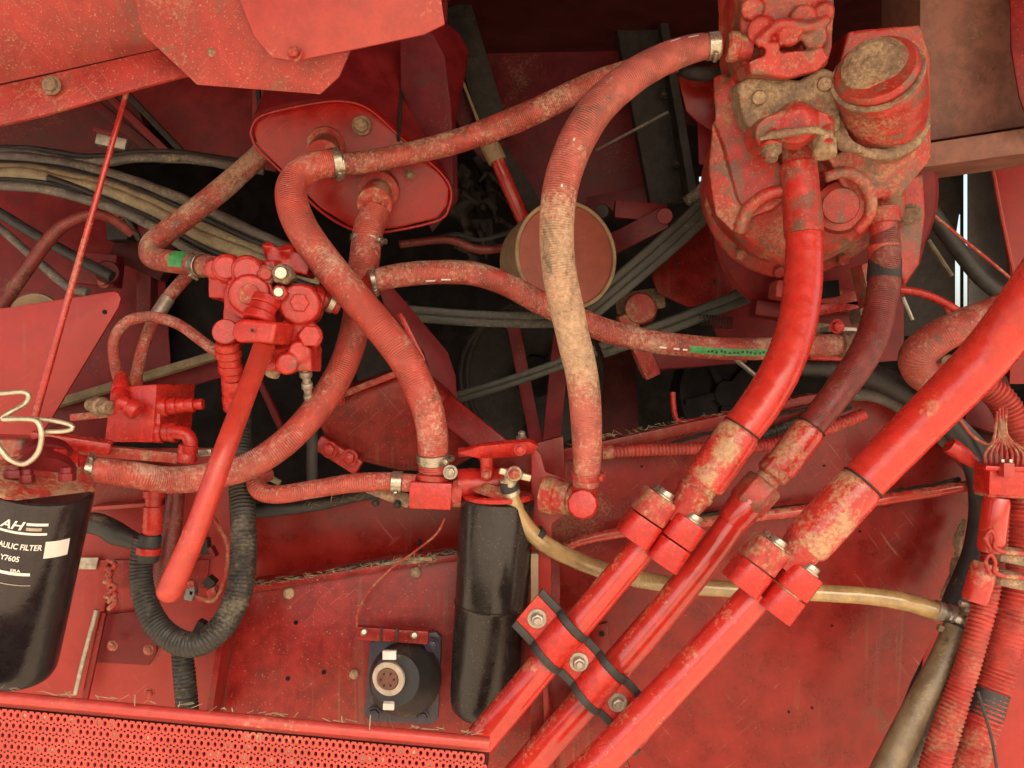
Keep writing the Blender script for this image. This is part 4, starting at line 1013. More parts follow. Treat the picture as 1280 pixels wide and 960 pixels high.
# ================================================================== VALVE BLOCK (lower left)
T = thing('valve_block', 'square red valve block with hose fittings left of the pale pipe', 'valve', (170, 520, 1.03))
pl = plane_at(160, 530, .98, (-.15, -1, .05))
mb = MB(); ext(mb, [pl(138, 484), pl(196, 480), pl(190, 553), pl(130, 553)], V((.02, .07, 0))); part(T, 'body', mb, M['fit'], .003)
mb = MB(); bar(mb, (196, 512, 1.0), (196, 552, 1.0), 26, .04); part(T, 'side_block', mb, M['castc'], .003)
def stack(a, b, rs, m, name='fitting', seg=22):
    mb = MB(); n = len(rs); pf = []
    for i, r in enumerate(rs):
        pf += [(i / n + .001, r * .93), (i / n + .12 / n, r), ((i + 1) / n - .12 / n, r), ((i + 1) / n - .001, r * .93)]
    pf[0] = (0, rs[0] * .9); pf[-1] = (1, rs[-1] * .9)
    lathe(mb, a, b, pf, seg); return part(T, name, mb, M[m])
stack((200, 509, .99), (254, 505, .99), [13, 11, 10, 9.5, 7], 'fit')
stack((196, 540, .99), (222, 540, .99), [14, 12, 13], 'fit')
mb = MB(); tube(mb, [(218, 540, .98, 9), (232, 542, .98, 9), (238, 552, .98, 9), (236, 572, .98, 9)], seg=18); part(T, 'elbow', mb, M['fit'])
stack((236, 556, .98), (233, 578, .98), [12, 12], 'fit')
stack((152, 470, 1.0), (150, 500, .97), [8, 11, 9], 'fit')
stack((170, 474, 1.02), (166, 498, 1.0), [9, 10], 'fitd')
stack((150, 500, .96), (172, 515, .96), [9, 12], 'fit')
stack((112, 506, 1.0), (138, 510, .98), [8, 12, 9], 'mud')
mb = MB(); bar(mb, (90, 522, 1.0), (150, 516, .99), 9, .01); part(T, 'link', mb, M['fitd'], .002)
T = thing('flat_bracket', 'flat red arm passing under the valve block', 'bracket', (150, 570, 1.0))
mb = MB(); bar(mb, (90, 560, .98), (225, 572, 1.0), 14, .02); part(T, 'bar', mb, M['fitd'], .003)
mb = MB(); bar(mb, (120, 612, 1.08), (205, 606, 1.08), 46, .03); part(T, 'bar', mb, M['panel2'], .002)
mb = MB(); bar(mb, (118, 634, 1.05), (205, 628, 1.05), 5, .03); part(T, 'lip', mb, M['step'], .001)
mb = MB(); bar(mb, (243, 567, 1.02), (266, 565, 1.02), 8, .012)
single('metal_tab', mb, M['zinc'], 'small shiny metal tab left of the pale pipe', 'tab', bevel=.001)

# ================================================================== CONTROL VALVE CLUSTER
T = thing('control_valve', 'bright red cast control valve with plugs and hex nuts under the cable bundle', 'valve', (320, 380, 1.0))
def cyl(x, y, d, dx, dy, dd, r, m='castc', name='plug', e=.10, seg=28):
    mb = MB(); lathe(mb, (x + dx, y + dy, d + dd), (x, y, d), [(0, r), (1 - e, r), (1 - e * .3, r * .97), (1, r * .88)], seg); return part(T, name, mb, M[m])
mb = MB()
for q in ((282, 334, .93, 14, 8, .07, 18), (308, 338, .925, 12, 8, .07, 20), (268, 336, .95, 14, 6, .05, 13), (312, 368, .915, 6, 8, .07, 26), (374, 380, .93, 6, 4, .07, 26), (334, 304, .98, 3, 16, .01, 7), (358, 308, .98, 4, 14, .01, 10), (375, 320, .99, 4, 14, .01, 9), (388, 420, .94, -12, 2, .04, 17), (358, 455, .92, 3, -2, .04, 14), (374, 440, .925, 3, 0, .04, 14)): add_cyl(mb, *q)
bar(mb, (272, 352, .985), (352, 354, .985), 48, .06); bar(mb, (290, 385, .98), (385, 392, .98), 46, .06); bar(mb, (346, 430, .96), (392, 418, .96), 44, .05); bar(mb, (340, 450, .955), (396, 450, .955), 28, .05); bar(mb, (340, 322, 1.0), (392, 335, 1.0), 26, .04); bar(mb, (300, 345, .94), (330, 385, .94), 30, .03)
casting(T, 'cast_body', mb, M['castc'], .0018, 5, .0005, 90)
cyl(282, 334, .926, 2, 2, .01, 14, 'castc', 'core_plug'); cyl(308, 338, .921, 2, 2, .01, 16, 'castc', 'core_plug'); cyl(311, 367, .910, 3, 3, .012, 13, 'fitd', 'core_plug')
mb = MB(); disc_ring(mb, P(313, 370, .925), (-.1, -1, .1), .021, .027, .01, 32); part(T, 'flange_ring', mb, M['fit'], .001)
for (x, y, d, r, m) in ((333, 343, .92, 13, 'fitd'), (352, 342, .915, 14, 'mud'), (349, 366, .91, 11, 'fit')):
    mb = MB(); lathe(mb, (x + 6, y + 3, d + .05), (x, y, d), [(0, r), (.9, r), (1, r * .85)], 6, False, rot=.2); part(T, 'hex_nut', mb, M[m], .0015)
    mb = MB(); lathe(mb, (x - .5, y, d - .001), (x - 1, y - 1, d - .008), [(0, r * .6), (.8, r * .6), (1, r * .5)], 16); part(T, 'stud', mb, M['zinc'] if m != 'fitd' else M['fitd'])
cyl(374, 378, .925, 2, 2, .02, 12, 'fit', seg=6)
stack((334, 372, .92), (322, 402, .91), [18, 17, 20], 'castc', 'neck')
pl = plane_at(320, 415, .895, (-.1, -1, .1))
mb = MB(); ext(mb, [pl(292, 404), pl(300, 398), pl(346, 402), pl(340, 430), pl(316, 428), pl(296, 428), pl(288, 418)], V((.01, .04, 0))); part(T, 'flange', mb, M['fit'], .004, 3)
bolt(T, 316, 413, .893, 2.5, M['dark'], h=.002, washer=False)
cyl(388, 420, .92, -8, 2, .04, 14, 'fit', seg=6, e=.06)
stack((380, 368, .98), (424, 380, 1.0), [14, 17, 14, 14], 'fit', 'outlet')
mb = MB(); lathe(mb, (411, 374, .985), (418, 377, .988), rprof(16.5), 24); part(T, 'hose_clamp', mb, M['zinc'])
cyl(281, 414, .93, 10, 8, .04, 16, 'fit'); stack((284, 428, .94), (290, 474, .96), [15, 16, 14, 15, 13], 'fit', 'swivel')
stack((290, 474, .96), (292, 512, .98), [13, 13], 'fit', 'sleeve')
stack((332, 432, .93), (328, 450, .92), [12, 11], 'fitd', 'neck')
mb = MB(); lathe(mb, (350, 434, .94), (340, 470, .95), rprof(9), 16); part(T, 'sleeve', mb, M['mud'])
T = hose('hydraulic_hose', 'thin black hose with pale ribbed fitting below the control valve', 'hose', [(388, 500, 1.0, 7), (390, 540, 1.01, 7), (390, 600, 1.03, 7)], M['black'], seg=16)
stack((380, 448, .96), (386, 500, .99), [8, 6, 8, 5, 7, 5, 6], 'steel', 'coupling')
hose('support_stay', 'thin dull red stay in the dark behind the control valve', 'stay', [(322, 470, 1.3, 5), (352, 535, 1.3, 5)], M['farred'], seg=10, wob=0)

# ================================================================== CENTRE GUARD SHEETS
T = thing('belt_guard', 'red folded belt guard box behind the S-shaped hose', 'guard', (500, 500, 1.25))
pl = plane_at(480, 520, 1.13, (.15, -1, -.25))
mb = MB(); plate(mb, pl, [(396, 505), (470, 480), (520, 462), (566, 500), (600, 545), (622, 560), (560, 592), (500, 592), (450, 580), (412, 560), (398, 535)], .07); part(T, 'sheet', mb, M['panel2'], .018, 5)
pl = plane_at(530, 440, 1.2, (.6, -1, .1))
mb = MB(); plate(mb, pl, [(470, 345), (486, 352), (560, 440), (570, 470), (572, 505), (548, 500), (530, 440), (480, 380)], .004); part(T, 'side_sheet', mb, M['farred'], .002)
mb = MB(); bar(mb, (500, 392, 1.12), (530, 452, 1.12), 7, .012); bar(mb, (530, 452, 1.12), (534, 500, 1.12), 6, .012); part(T, 'folded_edge', mb, M['fit'], .002)
mb = MB(); bar(mb, (398, 505, 1.12), (520, 458, 1.12), 8, .02); part(T, 'lip', mb, M['fitd'], .002)
mb = MB(); bar(mb, (440, 440, 1.3), (520, 420, 1.3), 90, .02); part(T, 'back_sheet', mb, M['dark'], .002)
mb = MB(); bar(mb, (556, 508, 1.14), (634, 572, 1.10), 34, .02); part(T, 'arm', mb, M['panel2'], .003)
for (x, y, r) in ((412, 562, 8), (437, 572, 8), (425, 500, 5)): bolt(T, x, y, 1.10, r, M['fit'], h=.012)
mb = MB(); bar(mb, (398, 552, 1.12), (450, 585, 1.12), 20, .02); part(T, 'lug', mb, M['castc'], .004)

# ================================================================== CENTRE FILTER
T = filter_can('plain dusty black filter hanging below the centre filter head', (622, 622, .98), (606, 892, 1.0), 46, 45, M['filter2'], ridge=.48)
mb = MB(); lathe(mb, (622, 617, .98), (622, 624, .98), [(0, 42), (.3, 45), (1, 44)], 48); part(T, 'rim', mb, M['fit'])
T = thing('filter_mount', 'red filter head with inlet block over the plain black filter', 'filter head', (590, 610, .98))
mb = MB(); bar(mb, (514, 616, .98), (566, 618, .98), 33, .045); part(T, 'inlet_block', mb, M['fit'], .003)
mb = MB(); lathe(mb, (566, 615, .98), (578, 616, .98), [(0, 18), (.4, 19), (1, 18)], 24); part(T, 'collar', mb, M['fitd'])
mb = MB(); lathe(mb, (574, 606, .985), (634, 602, .985), [(0, 20), (.3, 20), (.5, 18), (1, 17)], 28); part(T, 'body', mb, M['castc'])
mb = MB(); lathe(mb, (625, 606, .98), (622, 618, .98), [(0, 22), (.5, 30), (1, 40)], 40); part(T, 'neck', mb, M['fitd'])
mb = MB(); lathe(mb, (542, 584, .98), (541, 600, .98), [(0, 17), (.5, 17), (.6, 21), (1, 21)], 24); part(T, 'port', mb, M['fitd'])
mb = MB(); lathe(mb, (608, 570, .96), (609, 598, .97), rprof(8), 20); part(T, 'stud', mb, M['fit'])
bolt(T, 563, 590, .955, 7, M['steel']); bolt(T, 608, 592, .955, 5, M['fitd'])
mb = MB(); bar(mb, (460, 606, 1.0), (514, 626, 1.0), 18, .02); part(T, 'lug', mb, M['mud'], .003)
bolt(T, 470, 628, .99, 4, M['dark']); bolt(T, 497, 630, .99, 4, M['dark'])
T = thing('mount_bracket', 'red angle bracket with a rounded top holding the centre filter', 'bracket', (680, 600, .97))
mb = MB(); pl = plane_at(675, 620, .985, (-.1, -1, 0)); plate(mb, pl, [(572, 560), (662, 552), (676, 568), (682, 590), (712, 600), (712, 640), (690, 655), (685, 985), (662, 985), (664, 568), (572, 572)], .006); part(T, 'plate', mb, M['plate'], .002)
mb = MB(); pt = plane_at(620, 562, .955, (0, -1, -.6)); ext(mb, [pt(571, 567), pt(600, 558), pt(660, 552), pt(674, 558), pt(666, 566), pt(640, 572), pt(600, 574)], V((0, .01, .004))); part(T, 'top_flange', mb, M['fit'], .002)
bolt(T, 652, 548, 1.0, 5, M['steel'], n=(0, -.3, 1)); bolt(T, 650, 562, .935, 6, M['fit'])
mb = MB(); bar(mb, (668, 690, .982), (668, 800, .98), 10, .02); part(T, 'rib', mb, M['rim'], .002)
T = thing('elbow_fitting', 'round capped red elbow at the foot of the khaki hose', 'fitting', (731, 630, .93))
mb = MB(); lathe(mb, (731, 600, .935), (730, 624, .935), [(0, 15), (.4, 16), (1, 17)], 24); part(T, 'neck', mb, M['fit'])
mb = MB(); lathe(mb, (731, 630, .97), (728, 630, .905), [(0, 18), (.9, 19.5), (1, 17)], 10, False); part(T, 'cap', mb, M['fit'], .0015)
mb = MB(); lathe(mb, (735, 628, .94), (682, 618, .965), [(0, 15), (.4, 16), (.42, 20), (.7, 20), (.72, 24), (1, 24)], 28); part(T, 'body', mb, M['fitd'])
T = thing('dark_backing', 'dark red upright flange behind the khaki hose foot', 'flange', (690, 580, 1.05))
mb = MB(); pt = plane_at(660, 575, 1.06, (0, -1, 0)); plate(mb, pt, [(596, 574), (704, 545), (707, 606), (640, 606)], .02); part(T, 'sheet', mb, M['panel'], .002)

# ================================================================== SOCKET
T = thing('socket', 'round black trailer socket with tan ring on a square plate', 'socket', (505, 850, 1.03))
pl = plane_at(505, 850, 1.035, (.02, -1, .03))
mb = MB(); plate(mb, pl, [(462, 806), (470, 798), (545, 790), (552, 797), (548, 898), (540, 906), (462, 902), (455, 894)], .010); part(T, 'plate', mb, M['purple'], .002)
mb = MB(); lathe(mb, (508, 848, 1.03), (494, 850, .975), [(0, 46), (.25, 45), (.6, 38), (.85, 32), (1, 30)], 48); hs = part(T, 'housing', mb, M['black'])
mb = MB(); c = P(485, 849, .968); disc_ring(mb, c, (-.25, -1, 0), .0135, .0205, .005, 48); part(hs, 'ring', mb, M['ring'], .0008)
for v in mb.v: pass
mb = MB(); lathe3(mb, c + V((0, .004, 0)), c + V((-.0005, -.001, 0)), [(0, .0134), (.8, .0134), (1, .0125)], 32); part(hs, 'insert', mb, M['lens'])
for i in range(6):
    g = i * math.pi / 3; q = c + V((math.cos(g) * .008 - .0005, -.002, math.sin(g) * .008)); mb = MB(); lathe3(mb, q, q + V((0, -.0012, 0)), [(0, .0014), (1, .0014)], 8); part(hs, 'pin', mb, M['dark'])
mb = MB(); bar(mb, (487, 813, .955), (487, 824, .955), 17, .006); part(hs, 'catch', mb, M['white'], .001)
mb = MB(); bar(mb, (486, 878, .955), (486, 886, .957), 14, .006); part(hs, 'catch', mb, M['white'], .001)
for (x, y) in ((540, 806), (468, 892), (528, 896)): bolt(T, x, y, 1.024, 7, M['purple'], h=.006)
mb = MB(); bar(mb, (446, 790, 1.0), (536, 796, 1.0), 17, .012); part(T, 'hinge_flap', mb, M['panel2'], .003)
for x in (477, 497):
    mb = MB(); bar(mb, (x, 784, .993), (x - 1, 803, .993), 2.5, .003); part(T, 'groove', mb, M['dark'])
for (x, y) in ((455, 790), (518, 794)):
    mb = MB(); lathe(mb, (x, y, .995), (x, y, .985), [(0, 5), (.6, 5), (1, 3)], 14); part(T, 'hinge_screw', mb, M['steel'])

# ================================================================== THREE DIAGONAL PIPES
def flange_clamp(T, ca, cb, tdir, half, Lh, d, m0):
    """two clamp halves side by side, each with a recessed split and bolt heads"""
    tx, ty = tdir
    for (cx, cy), nm in ((ca, 0), (cb, 1)):
        for (s0, s1) in ((-.5, -.012), (.012, .5)):
            m = M['fitd'] if (nm == 0 and s0 < -.4) else m0
            a = (cx + tx * Lh * s0, cy + ty * Lh * s0, d); b = (cx + tx * Lh * s1, cy + ty * Lh * s1, d)
            A_, B_ = P(*a), P(*b); t_, u_, s_ = basis(B_ - A_); hw = half * d / F; rc = hw * .62; prof = []
            for (sx, sz, g0) in ((1, 1, 0), (-1, 1, 90), (-1, -1, 180), (1, -1, 270)):
                for g in range(0, 91, 15):
                    an = math.radians(g0 + g); prof.append((sx * (hw - rc) + math.cos(an) * rc, sz * (.023 - rc) + math.sin(an) * rc))
            mb = MB(); ext(mb, [A_ + s_ * x + u_ * z_ for x, z_ in prof], B_ - A_); part(T, 'flange_half', mb, m, .0016, 2)
        tx3 = (P(cx + tx * 10, cy + ty * 10, d) - P(cx, cy, d)).normalized()
        for dd in (-.011, .012):
            c = P(cx - tx * Lh * .5, cy - ty * Lh * .5, d) + V((0, dd, 0))
            k = half * .5 * d / F
            mb = MB(); lathe3(mb, c, c - tx3 * .009, [(0, k * 1.25), (.25, k * 1.25), (.26, k), (.9, k), (1, k * .8)], 16); part(T, 'bolt', mb, M['zinc'], .0004, 1)
def unit(a, b):
    L = math.hypot(b[0] - a[0], b[1] - a[1]); return ((b[0] - a[0]) / L, (b[1] - a[1]) / L)

# --- A
T = thing('hydraulic_line', 'upper diagonal red pipe whose bright hose rises to the pump', 'pipe', (740, 760, .9))
mb = MB(); tube(mb, [(548, 985, .90, 20), (620, 902, .90, 20), (810, 676, .90, 18)], seg=32); part(T, 'pipe', mb, M['pipe'])
flange_clamp(T, (808, 647), (843, 676), unit((828, 617), (785, 680)), 22, 66, .89, M['fit'])
mb = MB(); lathe(mb, (842, 652, .89), (882, 598, .89), [(0, 17), (.12, 17), (.2, 19), (.6, 22), (.64, 24), (.72, 24), (.76, 21), (1, 23)], 32); part(T, 'cone_fitting', mb, M['fitd'])
ferrule(T, (878, 606, .89), (927, 537, .89), 27, M['pipe2'])
HA = [(924, 541, .89, 24.5), (950, 506, .90, 25), (976, 462, .91, 24.5), (995, 410, .925, 24), (1004, 350, .94, 23.5), (1005, 290, .95, 22), (1001, 240, .955, 21.5), (997, 205, .96, 20)]
mb = MB(); tube(mb, HA, seg=36, wob=.012); part(T, 'hose_body', mb, M['hose_fresh'])
seal_ring(T, (878, 606, .89), (927, 537, .89), 1.0, 25.6)
HA2 = [(1005, 294, .949, 24), (1002, 250, .955, 23), (998, 208, .96, 22.5)]
mb = MB(); tube(mb, HA2, seg=36, wob=.06); part(T, 'sleeve', mb, M['cast'])
mb = MB(); lathe(mb, (997, 210, .96), (994, 172, .965), [(0, 20), (.1, 19), (.12, 17), (1, 17)], 28); part(T, 'neck', mb, M['fitd'])
# --- B
T = thing('hydraulic_line', 'middle diagonal red pipe with brown hose and big hex nuts', 'pipe', (800, 800, .93))
mb = MB(); tube(mb, [(636, 985, .93, 20), (700, 912, .93, 20), (795, 805, .93, 20), (872, 712, .93, 19), (925, 640, .93, 17)], seg=32); part(T, 'pipe', mb, M['pipe'])
mb = MB(); lathe(mb, (912, 655, .93), (940, 622, .93), [(0, 18), (.15, 20), (.85, 22), (1, 20)], 24); part(T, 'collar', mb, M['pipe'])
nut(T, (931, 633, .93), (957, 603, .93), 25, M['cast'])
mb = MB(); lathe(mb, (952, 609, .93), (972, 584, .93), [(0, 17), (.5, 15), (.6, 19), (1, 19)], 24); part(T, 'cone_fitting', mb, M['fitd'])
nut(T, (964, 594, .93), (977, 578, .93), 21, M['cast'])
ferrule(T, (972, 588, .93), (1014, 534, .93), 21, M['pipe2'])
HB = [(1010, 538, .93, 17.5), (1040, 500, .935, 18.5), (1074, 454, .945, 19.5), (1096, 405, .96, 19.5), (1104, 355, .975, 19.5), (1106, 310, .98, 18.5), (1105, 280, .985, 17)]
mb = MB(); tube(mb, HB, seg=32, wob=.05); part(T, 'hose_body', mb, M['hose_dark'])
seal_ring(T, (972, 588, .93), (1014, 534, .93), 1.0, 19.5)
mb = MB(); tube(mb, [(1104.5, 350, .976, 20.3), (1106, 325, .98, 19.6)], seg=28, wob=.05); part(T, 'worn_sleeve', mb, M['black'])
mb = MB(); lathe(mb, (1106, 328, .98), (1103, 262, .985), [(0, 19), (.3, 20), (.35, 17), (.7, 17), (.72, 21), (1, 20)], 28); part(T, 'ferrule', mb, M['cast'])
# --- C
T = thing('hydraulic_line', 'lowest and thickest diagonal red pipe and hose leaving at right', 'pipe', (880, 830, .86))
mb = MB(); tube(mb, [(715, 985, .86, 22), (802, 898, .86, 22), (948, 742, .86, 21)], seg=32); part(T, 'pipe', mb, M['pipe'])
flange_clamp(T, (944, 706), (984, 738), unit((966, 680), (922, 738)), 23, 68, .85, M['fit'])
mb = MB(); lathe(mb, (980, 712, .85), (1016, 668, .85), [(0, 18), (.15, 19), (.25, 22), (.7, 26), (1, 27)], 32); part(T, 'cone_fitting', mb, M['fitd'])
ferrule(T, (1004, 684, .85), (1078, 604, .845), 30, M['pipe2'])
HC = [(1072, 610, .848, 27), (1104, 577, .845, 27.5), (1150, 530, .84, 28.5), (1203, 477, .83, 30), (1245, 430, .82, 31), (1285, 378, .80, 33), (1325, 320, .79, 34)]
mb = MB(); tube(mb, HC, seg=40, wob=.012); part(T, 'hose_body', mb, M['hose_fresh'])

seal_ring(T, (1004, 684, .85), (1078, 604, .845), 1.0, 28.4)

# --- clamp strap over the three pipes
T = thing('pipe_clamp', 'red saddle clamp with dark rubber liners and bolts over the diagonal pipes', 'clamp', (720, 830, .88))
ax = unit((810, 676), (620, 902)); A0 = P(810, 676, .90); A1 = P(620, 902, .90); t = (A1 - A0).normalized()
up = V((0, -1, 0)); up = (up - t * up.dot(t)).normalized(); s = (P(773, 882, .9) - P(671, 776, .88)).normalized()
def wave(w_r, gap, c0, zoff=0.0, n=3, th=.004):
    """profile across the pipes: tab, saddle, tab, saddle ... measured from pipe centre 0"""
    out = []
    for i in range(n):
        cx = i * gap
        if i == 0: out += [(cx - gap * .80, -.002 + zoff), (cx - gap * .42, -.002 + zoff)]
        for k in range(13):
            g = math.pi * (1 - k / 12)
            out.append((cx + math.cos(g) * (w_r), zoff + max(-.002, math.sin(g) * w_r)))
        if i < n - 1: out += [(cx + gap * .42, -.002 + zoff), (cx + gap * .58, -.002 + zoff)]
        else: out += [(cx + gap * .36, -.002 + zoff)]
    return out
def strap_mesh(mb, org, prof, L, th):
    n = len(prof); nrm = []
    for i in range(n):
        a = prof[max(0, i - 1)]; b = prof[min(n - 1, i + 1)]; dx, dz = b[0] - a[0], b[1] - a[1]; q = math.hypot(dx, dz) or 1
        nrm.append((-dz / q, dx / q))
    vs = []
    for z_ in (0, L):
        for i, (x, z0) in enumerate(prof): vs.append(org + s * x + up * z0 + t * z_)
        for i, (x, z0) in enumerate(prof): vs.append(org + s * (x + nrm[i][0] * th) + up * (z0 + nrm[i][1] * th) + t * z_)
    fs = []
    for i in range(n - 1):
        fs += [(n + i, n + i + 1, 3 * n + i + 1, 3 * n + i), (i, i + 1, 2 * n + i + 1, 2 * n + i), (i, i + 1, n + i + 1, n + i), (2 * n + i, 2 * n + i + 1, 3 * n + i + 1, 3 * n + i)]
    fs += [(0, n, 3 * n, 2 * n), (n - 1, 2 * n - 1, 4 * n - 1, 3 * n - 1)]
    mb.add(vs, fs, None, False)
org = P(714, 782, .898); gap = .0675; wr = .0192
mb = MB(); strap_mesh(mb, org + t * .003, wave(wr, gap, 0), .037, .0042); part(T, 'strap', mb, M['fit'], .001)
for off in (-.006, .040):
    mb = MB(); strap_mesh(mb, org + t * off, wave(wr - .001, gap, 0), .008, .0065); part(T, 'rubber_liner', mb, M['black'], .0025)
for i in range(3):
    c = org + s * ((i - .5) * gap * (1.0 if i else 1.1)) + t * .0215 + up * .003
    mb = MB(); lathe3(mb, c, c + up * .002, [(0, .011), (1, .0108)], 20); lathe3(mb, c + up * .002, c + up * .010, [(0, .0075), (.85, .0075), (1, .0066)], 6, False); lathe3(mb, c + up * .010, c + up * .013, [(0, .0045), (1, .0038)], 12)
    part(T, 'bolt', mb, M['steel'], .0004, 1)
T = thing('clamp_bracket', 'dusty red bracket foot under the pipe clamp', 'bracket', (690, 870, .97))
mb = MB(); pl = plane_at(690, 870, .97, (-.1, -1, 0)); plate(mb, pl, [(665, 780), (700, 800), (740, 860), (800, 985), (660, 985)], .006); part(T, 'plate', mb, M['panel2'], .002)
mb = MB(); bar(mb, (676, 790, .955), (690, 985, .955), 8, .03); part(T, 'rib', mb, M['panel'], .002)
T = thing('bracket_lug', 'dark red lug with a hole on the panel between the pipes', 'lug', (748, 795, 1.1))
pl = plane_at(748, 795, 1.10, (0, -1, 0)); mb = MB(); plate(mb, pl, [(735, 785), (760, 778), (765, 830), (745, 820)], .01); part(T, 'plate', mb, M['panel'], .002)
c = pl(752, 792); mb = MB(); lathe3(mb, c + V((0, -.001, 0)), c + V((0, .002, 0)), [(0, .004), (1, .004)], 12); part(T, 'hole', mb, M['void'])

# ================================================================== CLEAR HOSE
CH = [(636, 604, .95, 9), (642, 628, .95, 10), (656, 656, .96, 10.5), (684, 682, .97, 11), (730, 704, .99, 11), (790, 722, 1.0, 11), (850, 732, 1.01, 10.5), (920, 737, 1.02, 10.5), (1000, 740, 1.03, 10.5), (1070, 744, 1.03, 11), (1130, 752, 1.03, 11.5), (1176, 765, 1.03, 12)]
T = hose('clear_hose', 'yellowed clear plastic hose sagging across the large red panel', 'hose', CH, M['clear'], seg=24)
mb = MB(); lathe(mb, (632, 598, .945), (640, 618, .95), [(0, 8), (.3, 11), (1, 11)], 20); part(T, 'barb', mb, M['wire'])
mb = MB(); add_cyl(mb, 643, 592, .925, 0, 0, .022, 10, 20); bar(mb, (624, 588, .94), (664, 598, .94), 9, .006); lathe(mb, (640, 594, .937), (636, 606, .943), [(0, 8), (1, 9)], 18)
casting(T, 'banjo', mb, M['wire'], .0012, 3, .0003)
bolt(T, 643, 592, .922, 6, M['fitd'])
mb = MB(); lathe(mb, (634, 600, .944), (638, 612, .948), [(0, 11.5), (1, 12)], 20); part(T, 'hose_clamp', mb, M['black'])
mb = MB(); lathe(mb, (668, 666, .966), (673, 672, .968), rprof(12.5), 20); part(T, 'cable_tie', mb, M['black'])
mb = MB(); lathe(mb, (1168, 762, 1.03), (1196, 772, 1.03), [(0, 13), (.3, 13), (.35, 10), (.6, 10), (.62, 14), (1, 14)], 24); part(T, 'clamp', mb, M['steel'])
T = thing('tee_fitting', 'dirty steel tee with wing tabs at the end of the clear hose', 'fitting', (1200, 775, 1.03))
mb = MB(); lathe(mb, (1186, 768, 1.03), (1216, 784, 1.02), [(0, 10), (.3, 14), (.7, 14), (1, 9)], 20); part(T, 'body', mb, M['zinc'])
mb = MB(); bar(mb, (1172, 784, 1.02), (1224, 802, 1.02), 8, .008); part(T, 'wing_tab', mb, M['oilpipe'], .002)
mb = MB(); lathe(mb, (1204, 758, 1.02), (1228, 764, 1.02), rprof(7), 16); part(T, 'screw', mb, M['steel'])
mb = MB(); tube(mb, [(1200, 754, 1.0, 4), (1240, 760, 1.0, 3.5), (1300, 768, 1.0, 3.5)], seg=10); part(T, 'stem', mb, M['steel'])

# ================================================================== RIGHT SIDE PIPES
T = hose('drain_pipe', 'olive dirty pipe running down from the steel tee to the bottom edge', 'pipe', [(1196, 786, 1.02, 16), (1178, 828, 1.01, 16.5), (1150, 880, 1.0, 17), (1112, 955, .99, 18), (1095, 990, .99, 18)], M['oilpipe'], seg=24, wob=.03)
hose('edge_hose', 'dark flat strip beside the olive pipe at lower right', 'hose', [(1206, 790, 1.06, 10), (1190, 850, 1.05, 10), (1160, 920, 1.04, 11), (1130, 985, 1.04, 11)], M['cable'], seg=14)
def conduit(label, pts, m='corr_red', pitch=.0055):
    T = thing('conduit', label, 'conduit', pts[len(pts) // 2][:3], group='corrugated conduits down the right edge')
    mb = MB(); corrugated(mb, pts, pitch=pitch, depth=.13); part(T, 'sleeve', mb, M[m]); return T
conduit('slim red corrugated conduit nearest the olive pipe', [(1246, 640, 1.0, 15), (1242, 690, .99, 15), (1232, 750, .99, 15), (1216, 810, .98, 15), (1200, 860, .98, 16), (1180, 920, .97, 18), (1160, 985, .97, 18)])
T = conduit('thick red corrugated conduit at the right edge with black lower end', [(1275, 600, 1.02, 22), (1276, 690, 1.01, 22), (1264, 770, 1.0, 22), (1245, 840, 1.0, 22), (1222, 920, .99, 22), (1200, 985, .99, 22)])
mb = MB(); tube(mb, [(1238, 862, .998, 22.6), (1229, 894, .995, 22.6)], seg=24, wob=.04); part(T, 'tape', mb, M['black'])
conduit('tan-dusted corrugated conduit curving in at upper right', [(1225, 478, 1.05, 16), (1252, 500, 1.05, 18), (1272, 540, 1.05, 20), (1285, 590, 1.05, 21), (1300, 660, 1.05, 21)])
for (lab, y0, y1, m) in (('red smooth sleeve above the upper wire tie on the conduits', (1246, 622), (1238, 690), 'pipe'), ('red smooth sleeve between the wire ties on the conduits', (1232, 704), (1218, 752), 'pipe2')):
    T = thing('sleeve', lab, 'sleeve', (y0[0], y0[1], .96)); mb = MB(); lathe(mb, (*y0, .96), (*y1, .96), [(0, 14), (.1, 16), (.9, 16), (1, 14)], 24); part(T, 'tube', mb, M[m])
for (lab, y) in (('curled wire tie upper on the right conduits', 676), ('curled wire tie lower on the right conduits', 706)):
    T = thing('wire_tie', lab, 'wire tie', (1240, y, .94)); mb = MB()
    tube(mb, [(1238, y + 12, .94, 2.4), (1232, y - 4, .935, 2.4), (1238, y - 13, .93, 2.4), (1244, y - 4, .935, 2.4), (1243, y + 8, .94, 2.6), (1256, y + 14, .94, 3), (1284, y + 16, .95, 4)], seg=10, step=.002); part(T, 'wire', mb, M['fitd'])
    mb = MB(); bar(mb, (1244, y + 14, .955), (1290, y + 24, .965), 20, .02); part(T, 'band', mb, M['mud'], .005)
T = thing('wire_connector', 'red-painted multi-pin wiring connector at the right edge', 'connector', (1250, 595, .98))
mb = MB(); bar(mb, (1226, 598, .97), (1300, 600, .97), 38, .035); part(T, 'housing', mb, M['fit'], .003)
mb = MB(); bar(mb, (1226, 584, .955), (1300, 586, .955), 6, .02); part(T, 'ledge', mb, M['fit'], .002)
mb = MB(); bar(mb, (1258, 578, .945), (1258, 596, .945), 14, .012); part(T, 'latch', mb, M['step'], .002)
for x in (1252, 1262):
    mb = MB(); bar(mb, (x, 574, .95), (x, 584, .95), 4, .006); part(T, 'pin', mb, M['zinc'], .0005)
mb = MB(); bar(mb, (1226, 616, .97), (1300, 618, .97), 8, .03); part(T, 'foot', mb, M['fitd'], .002)
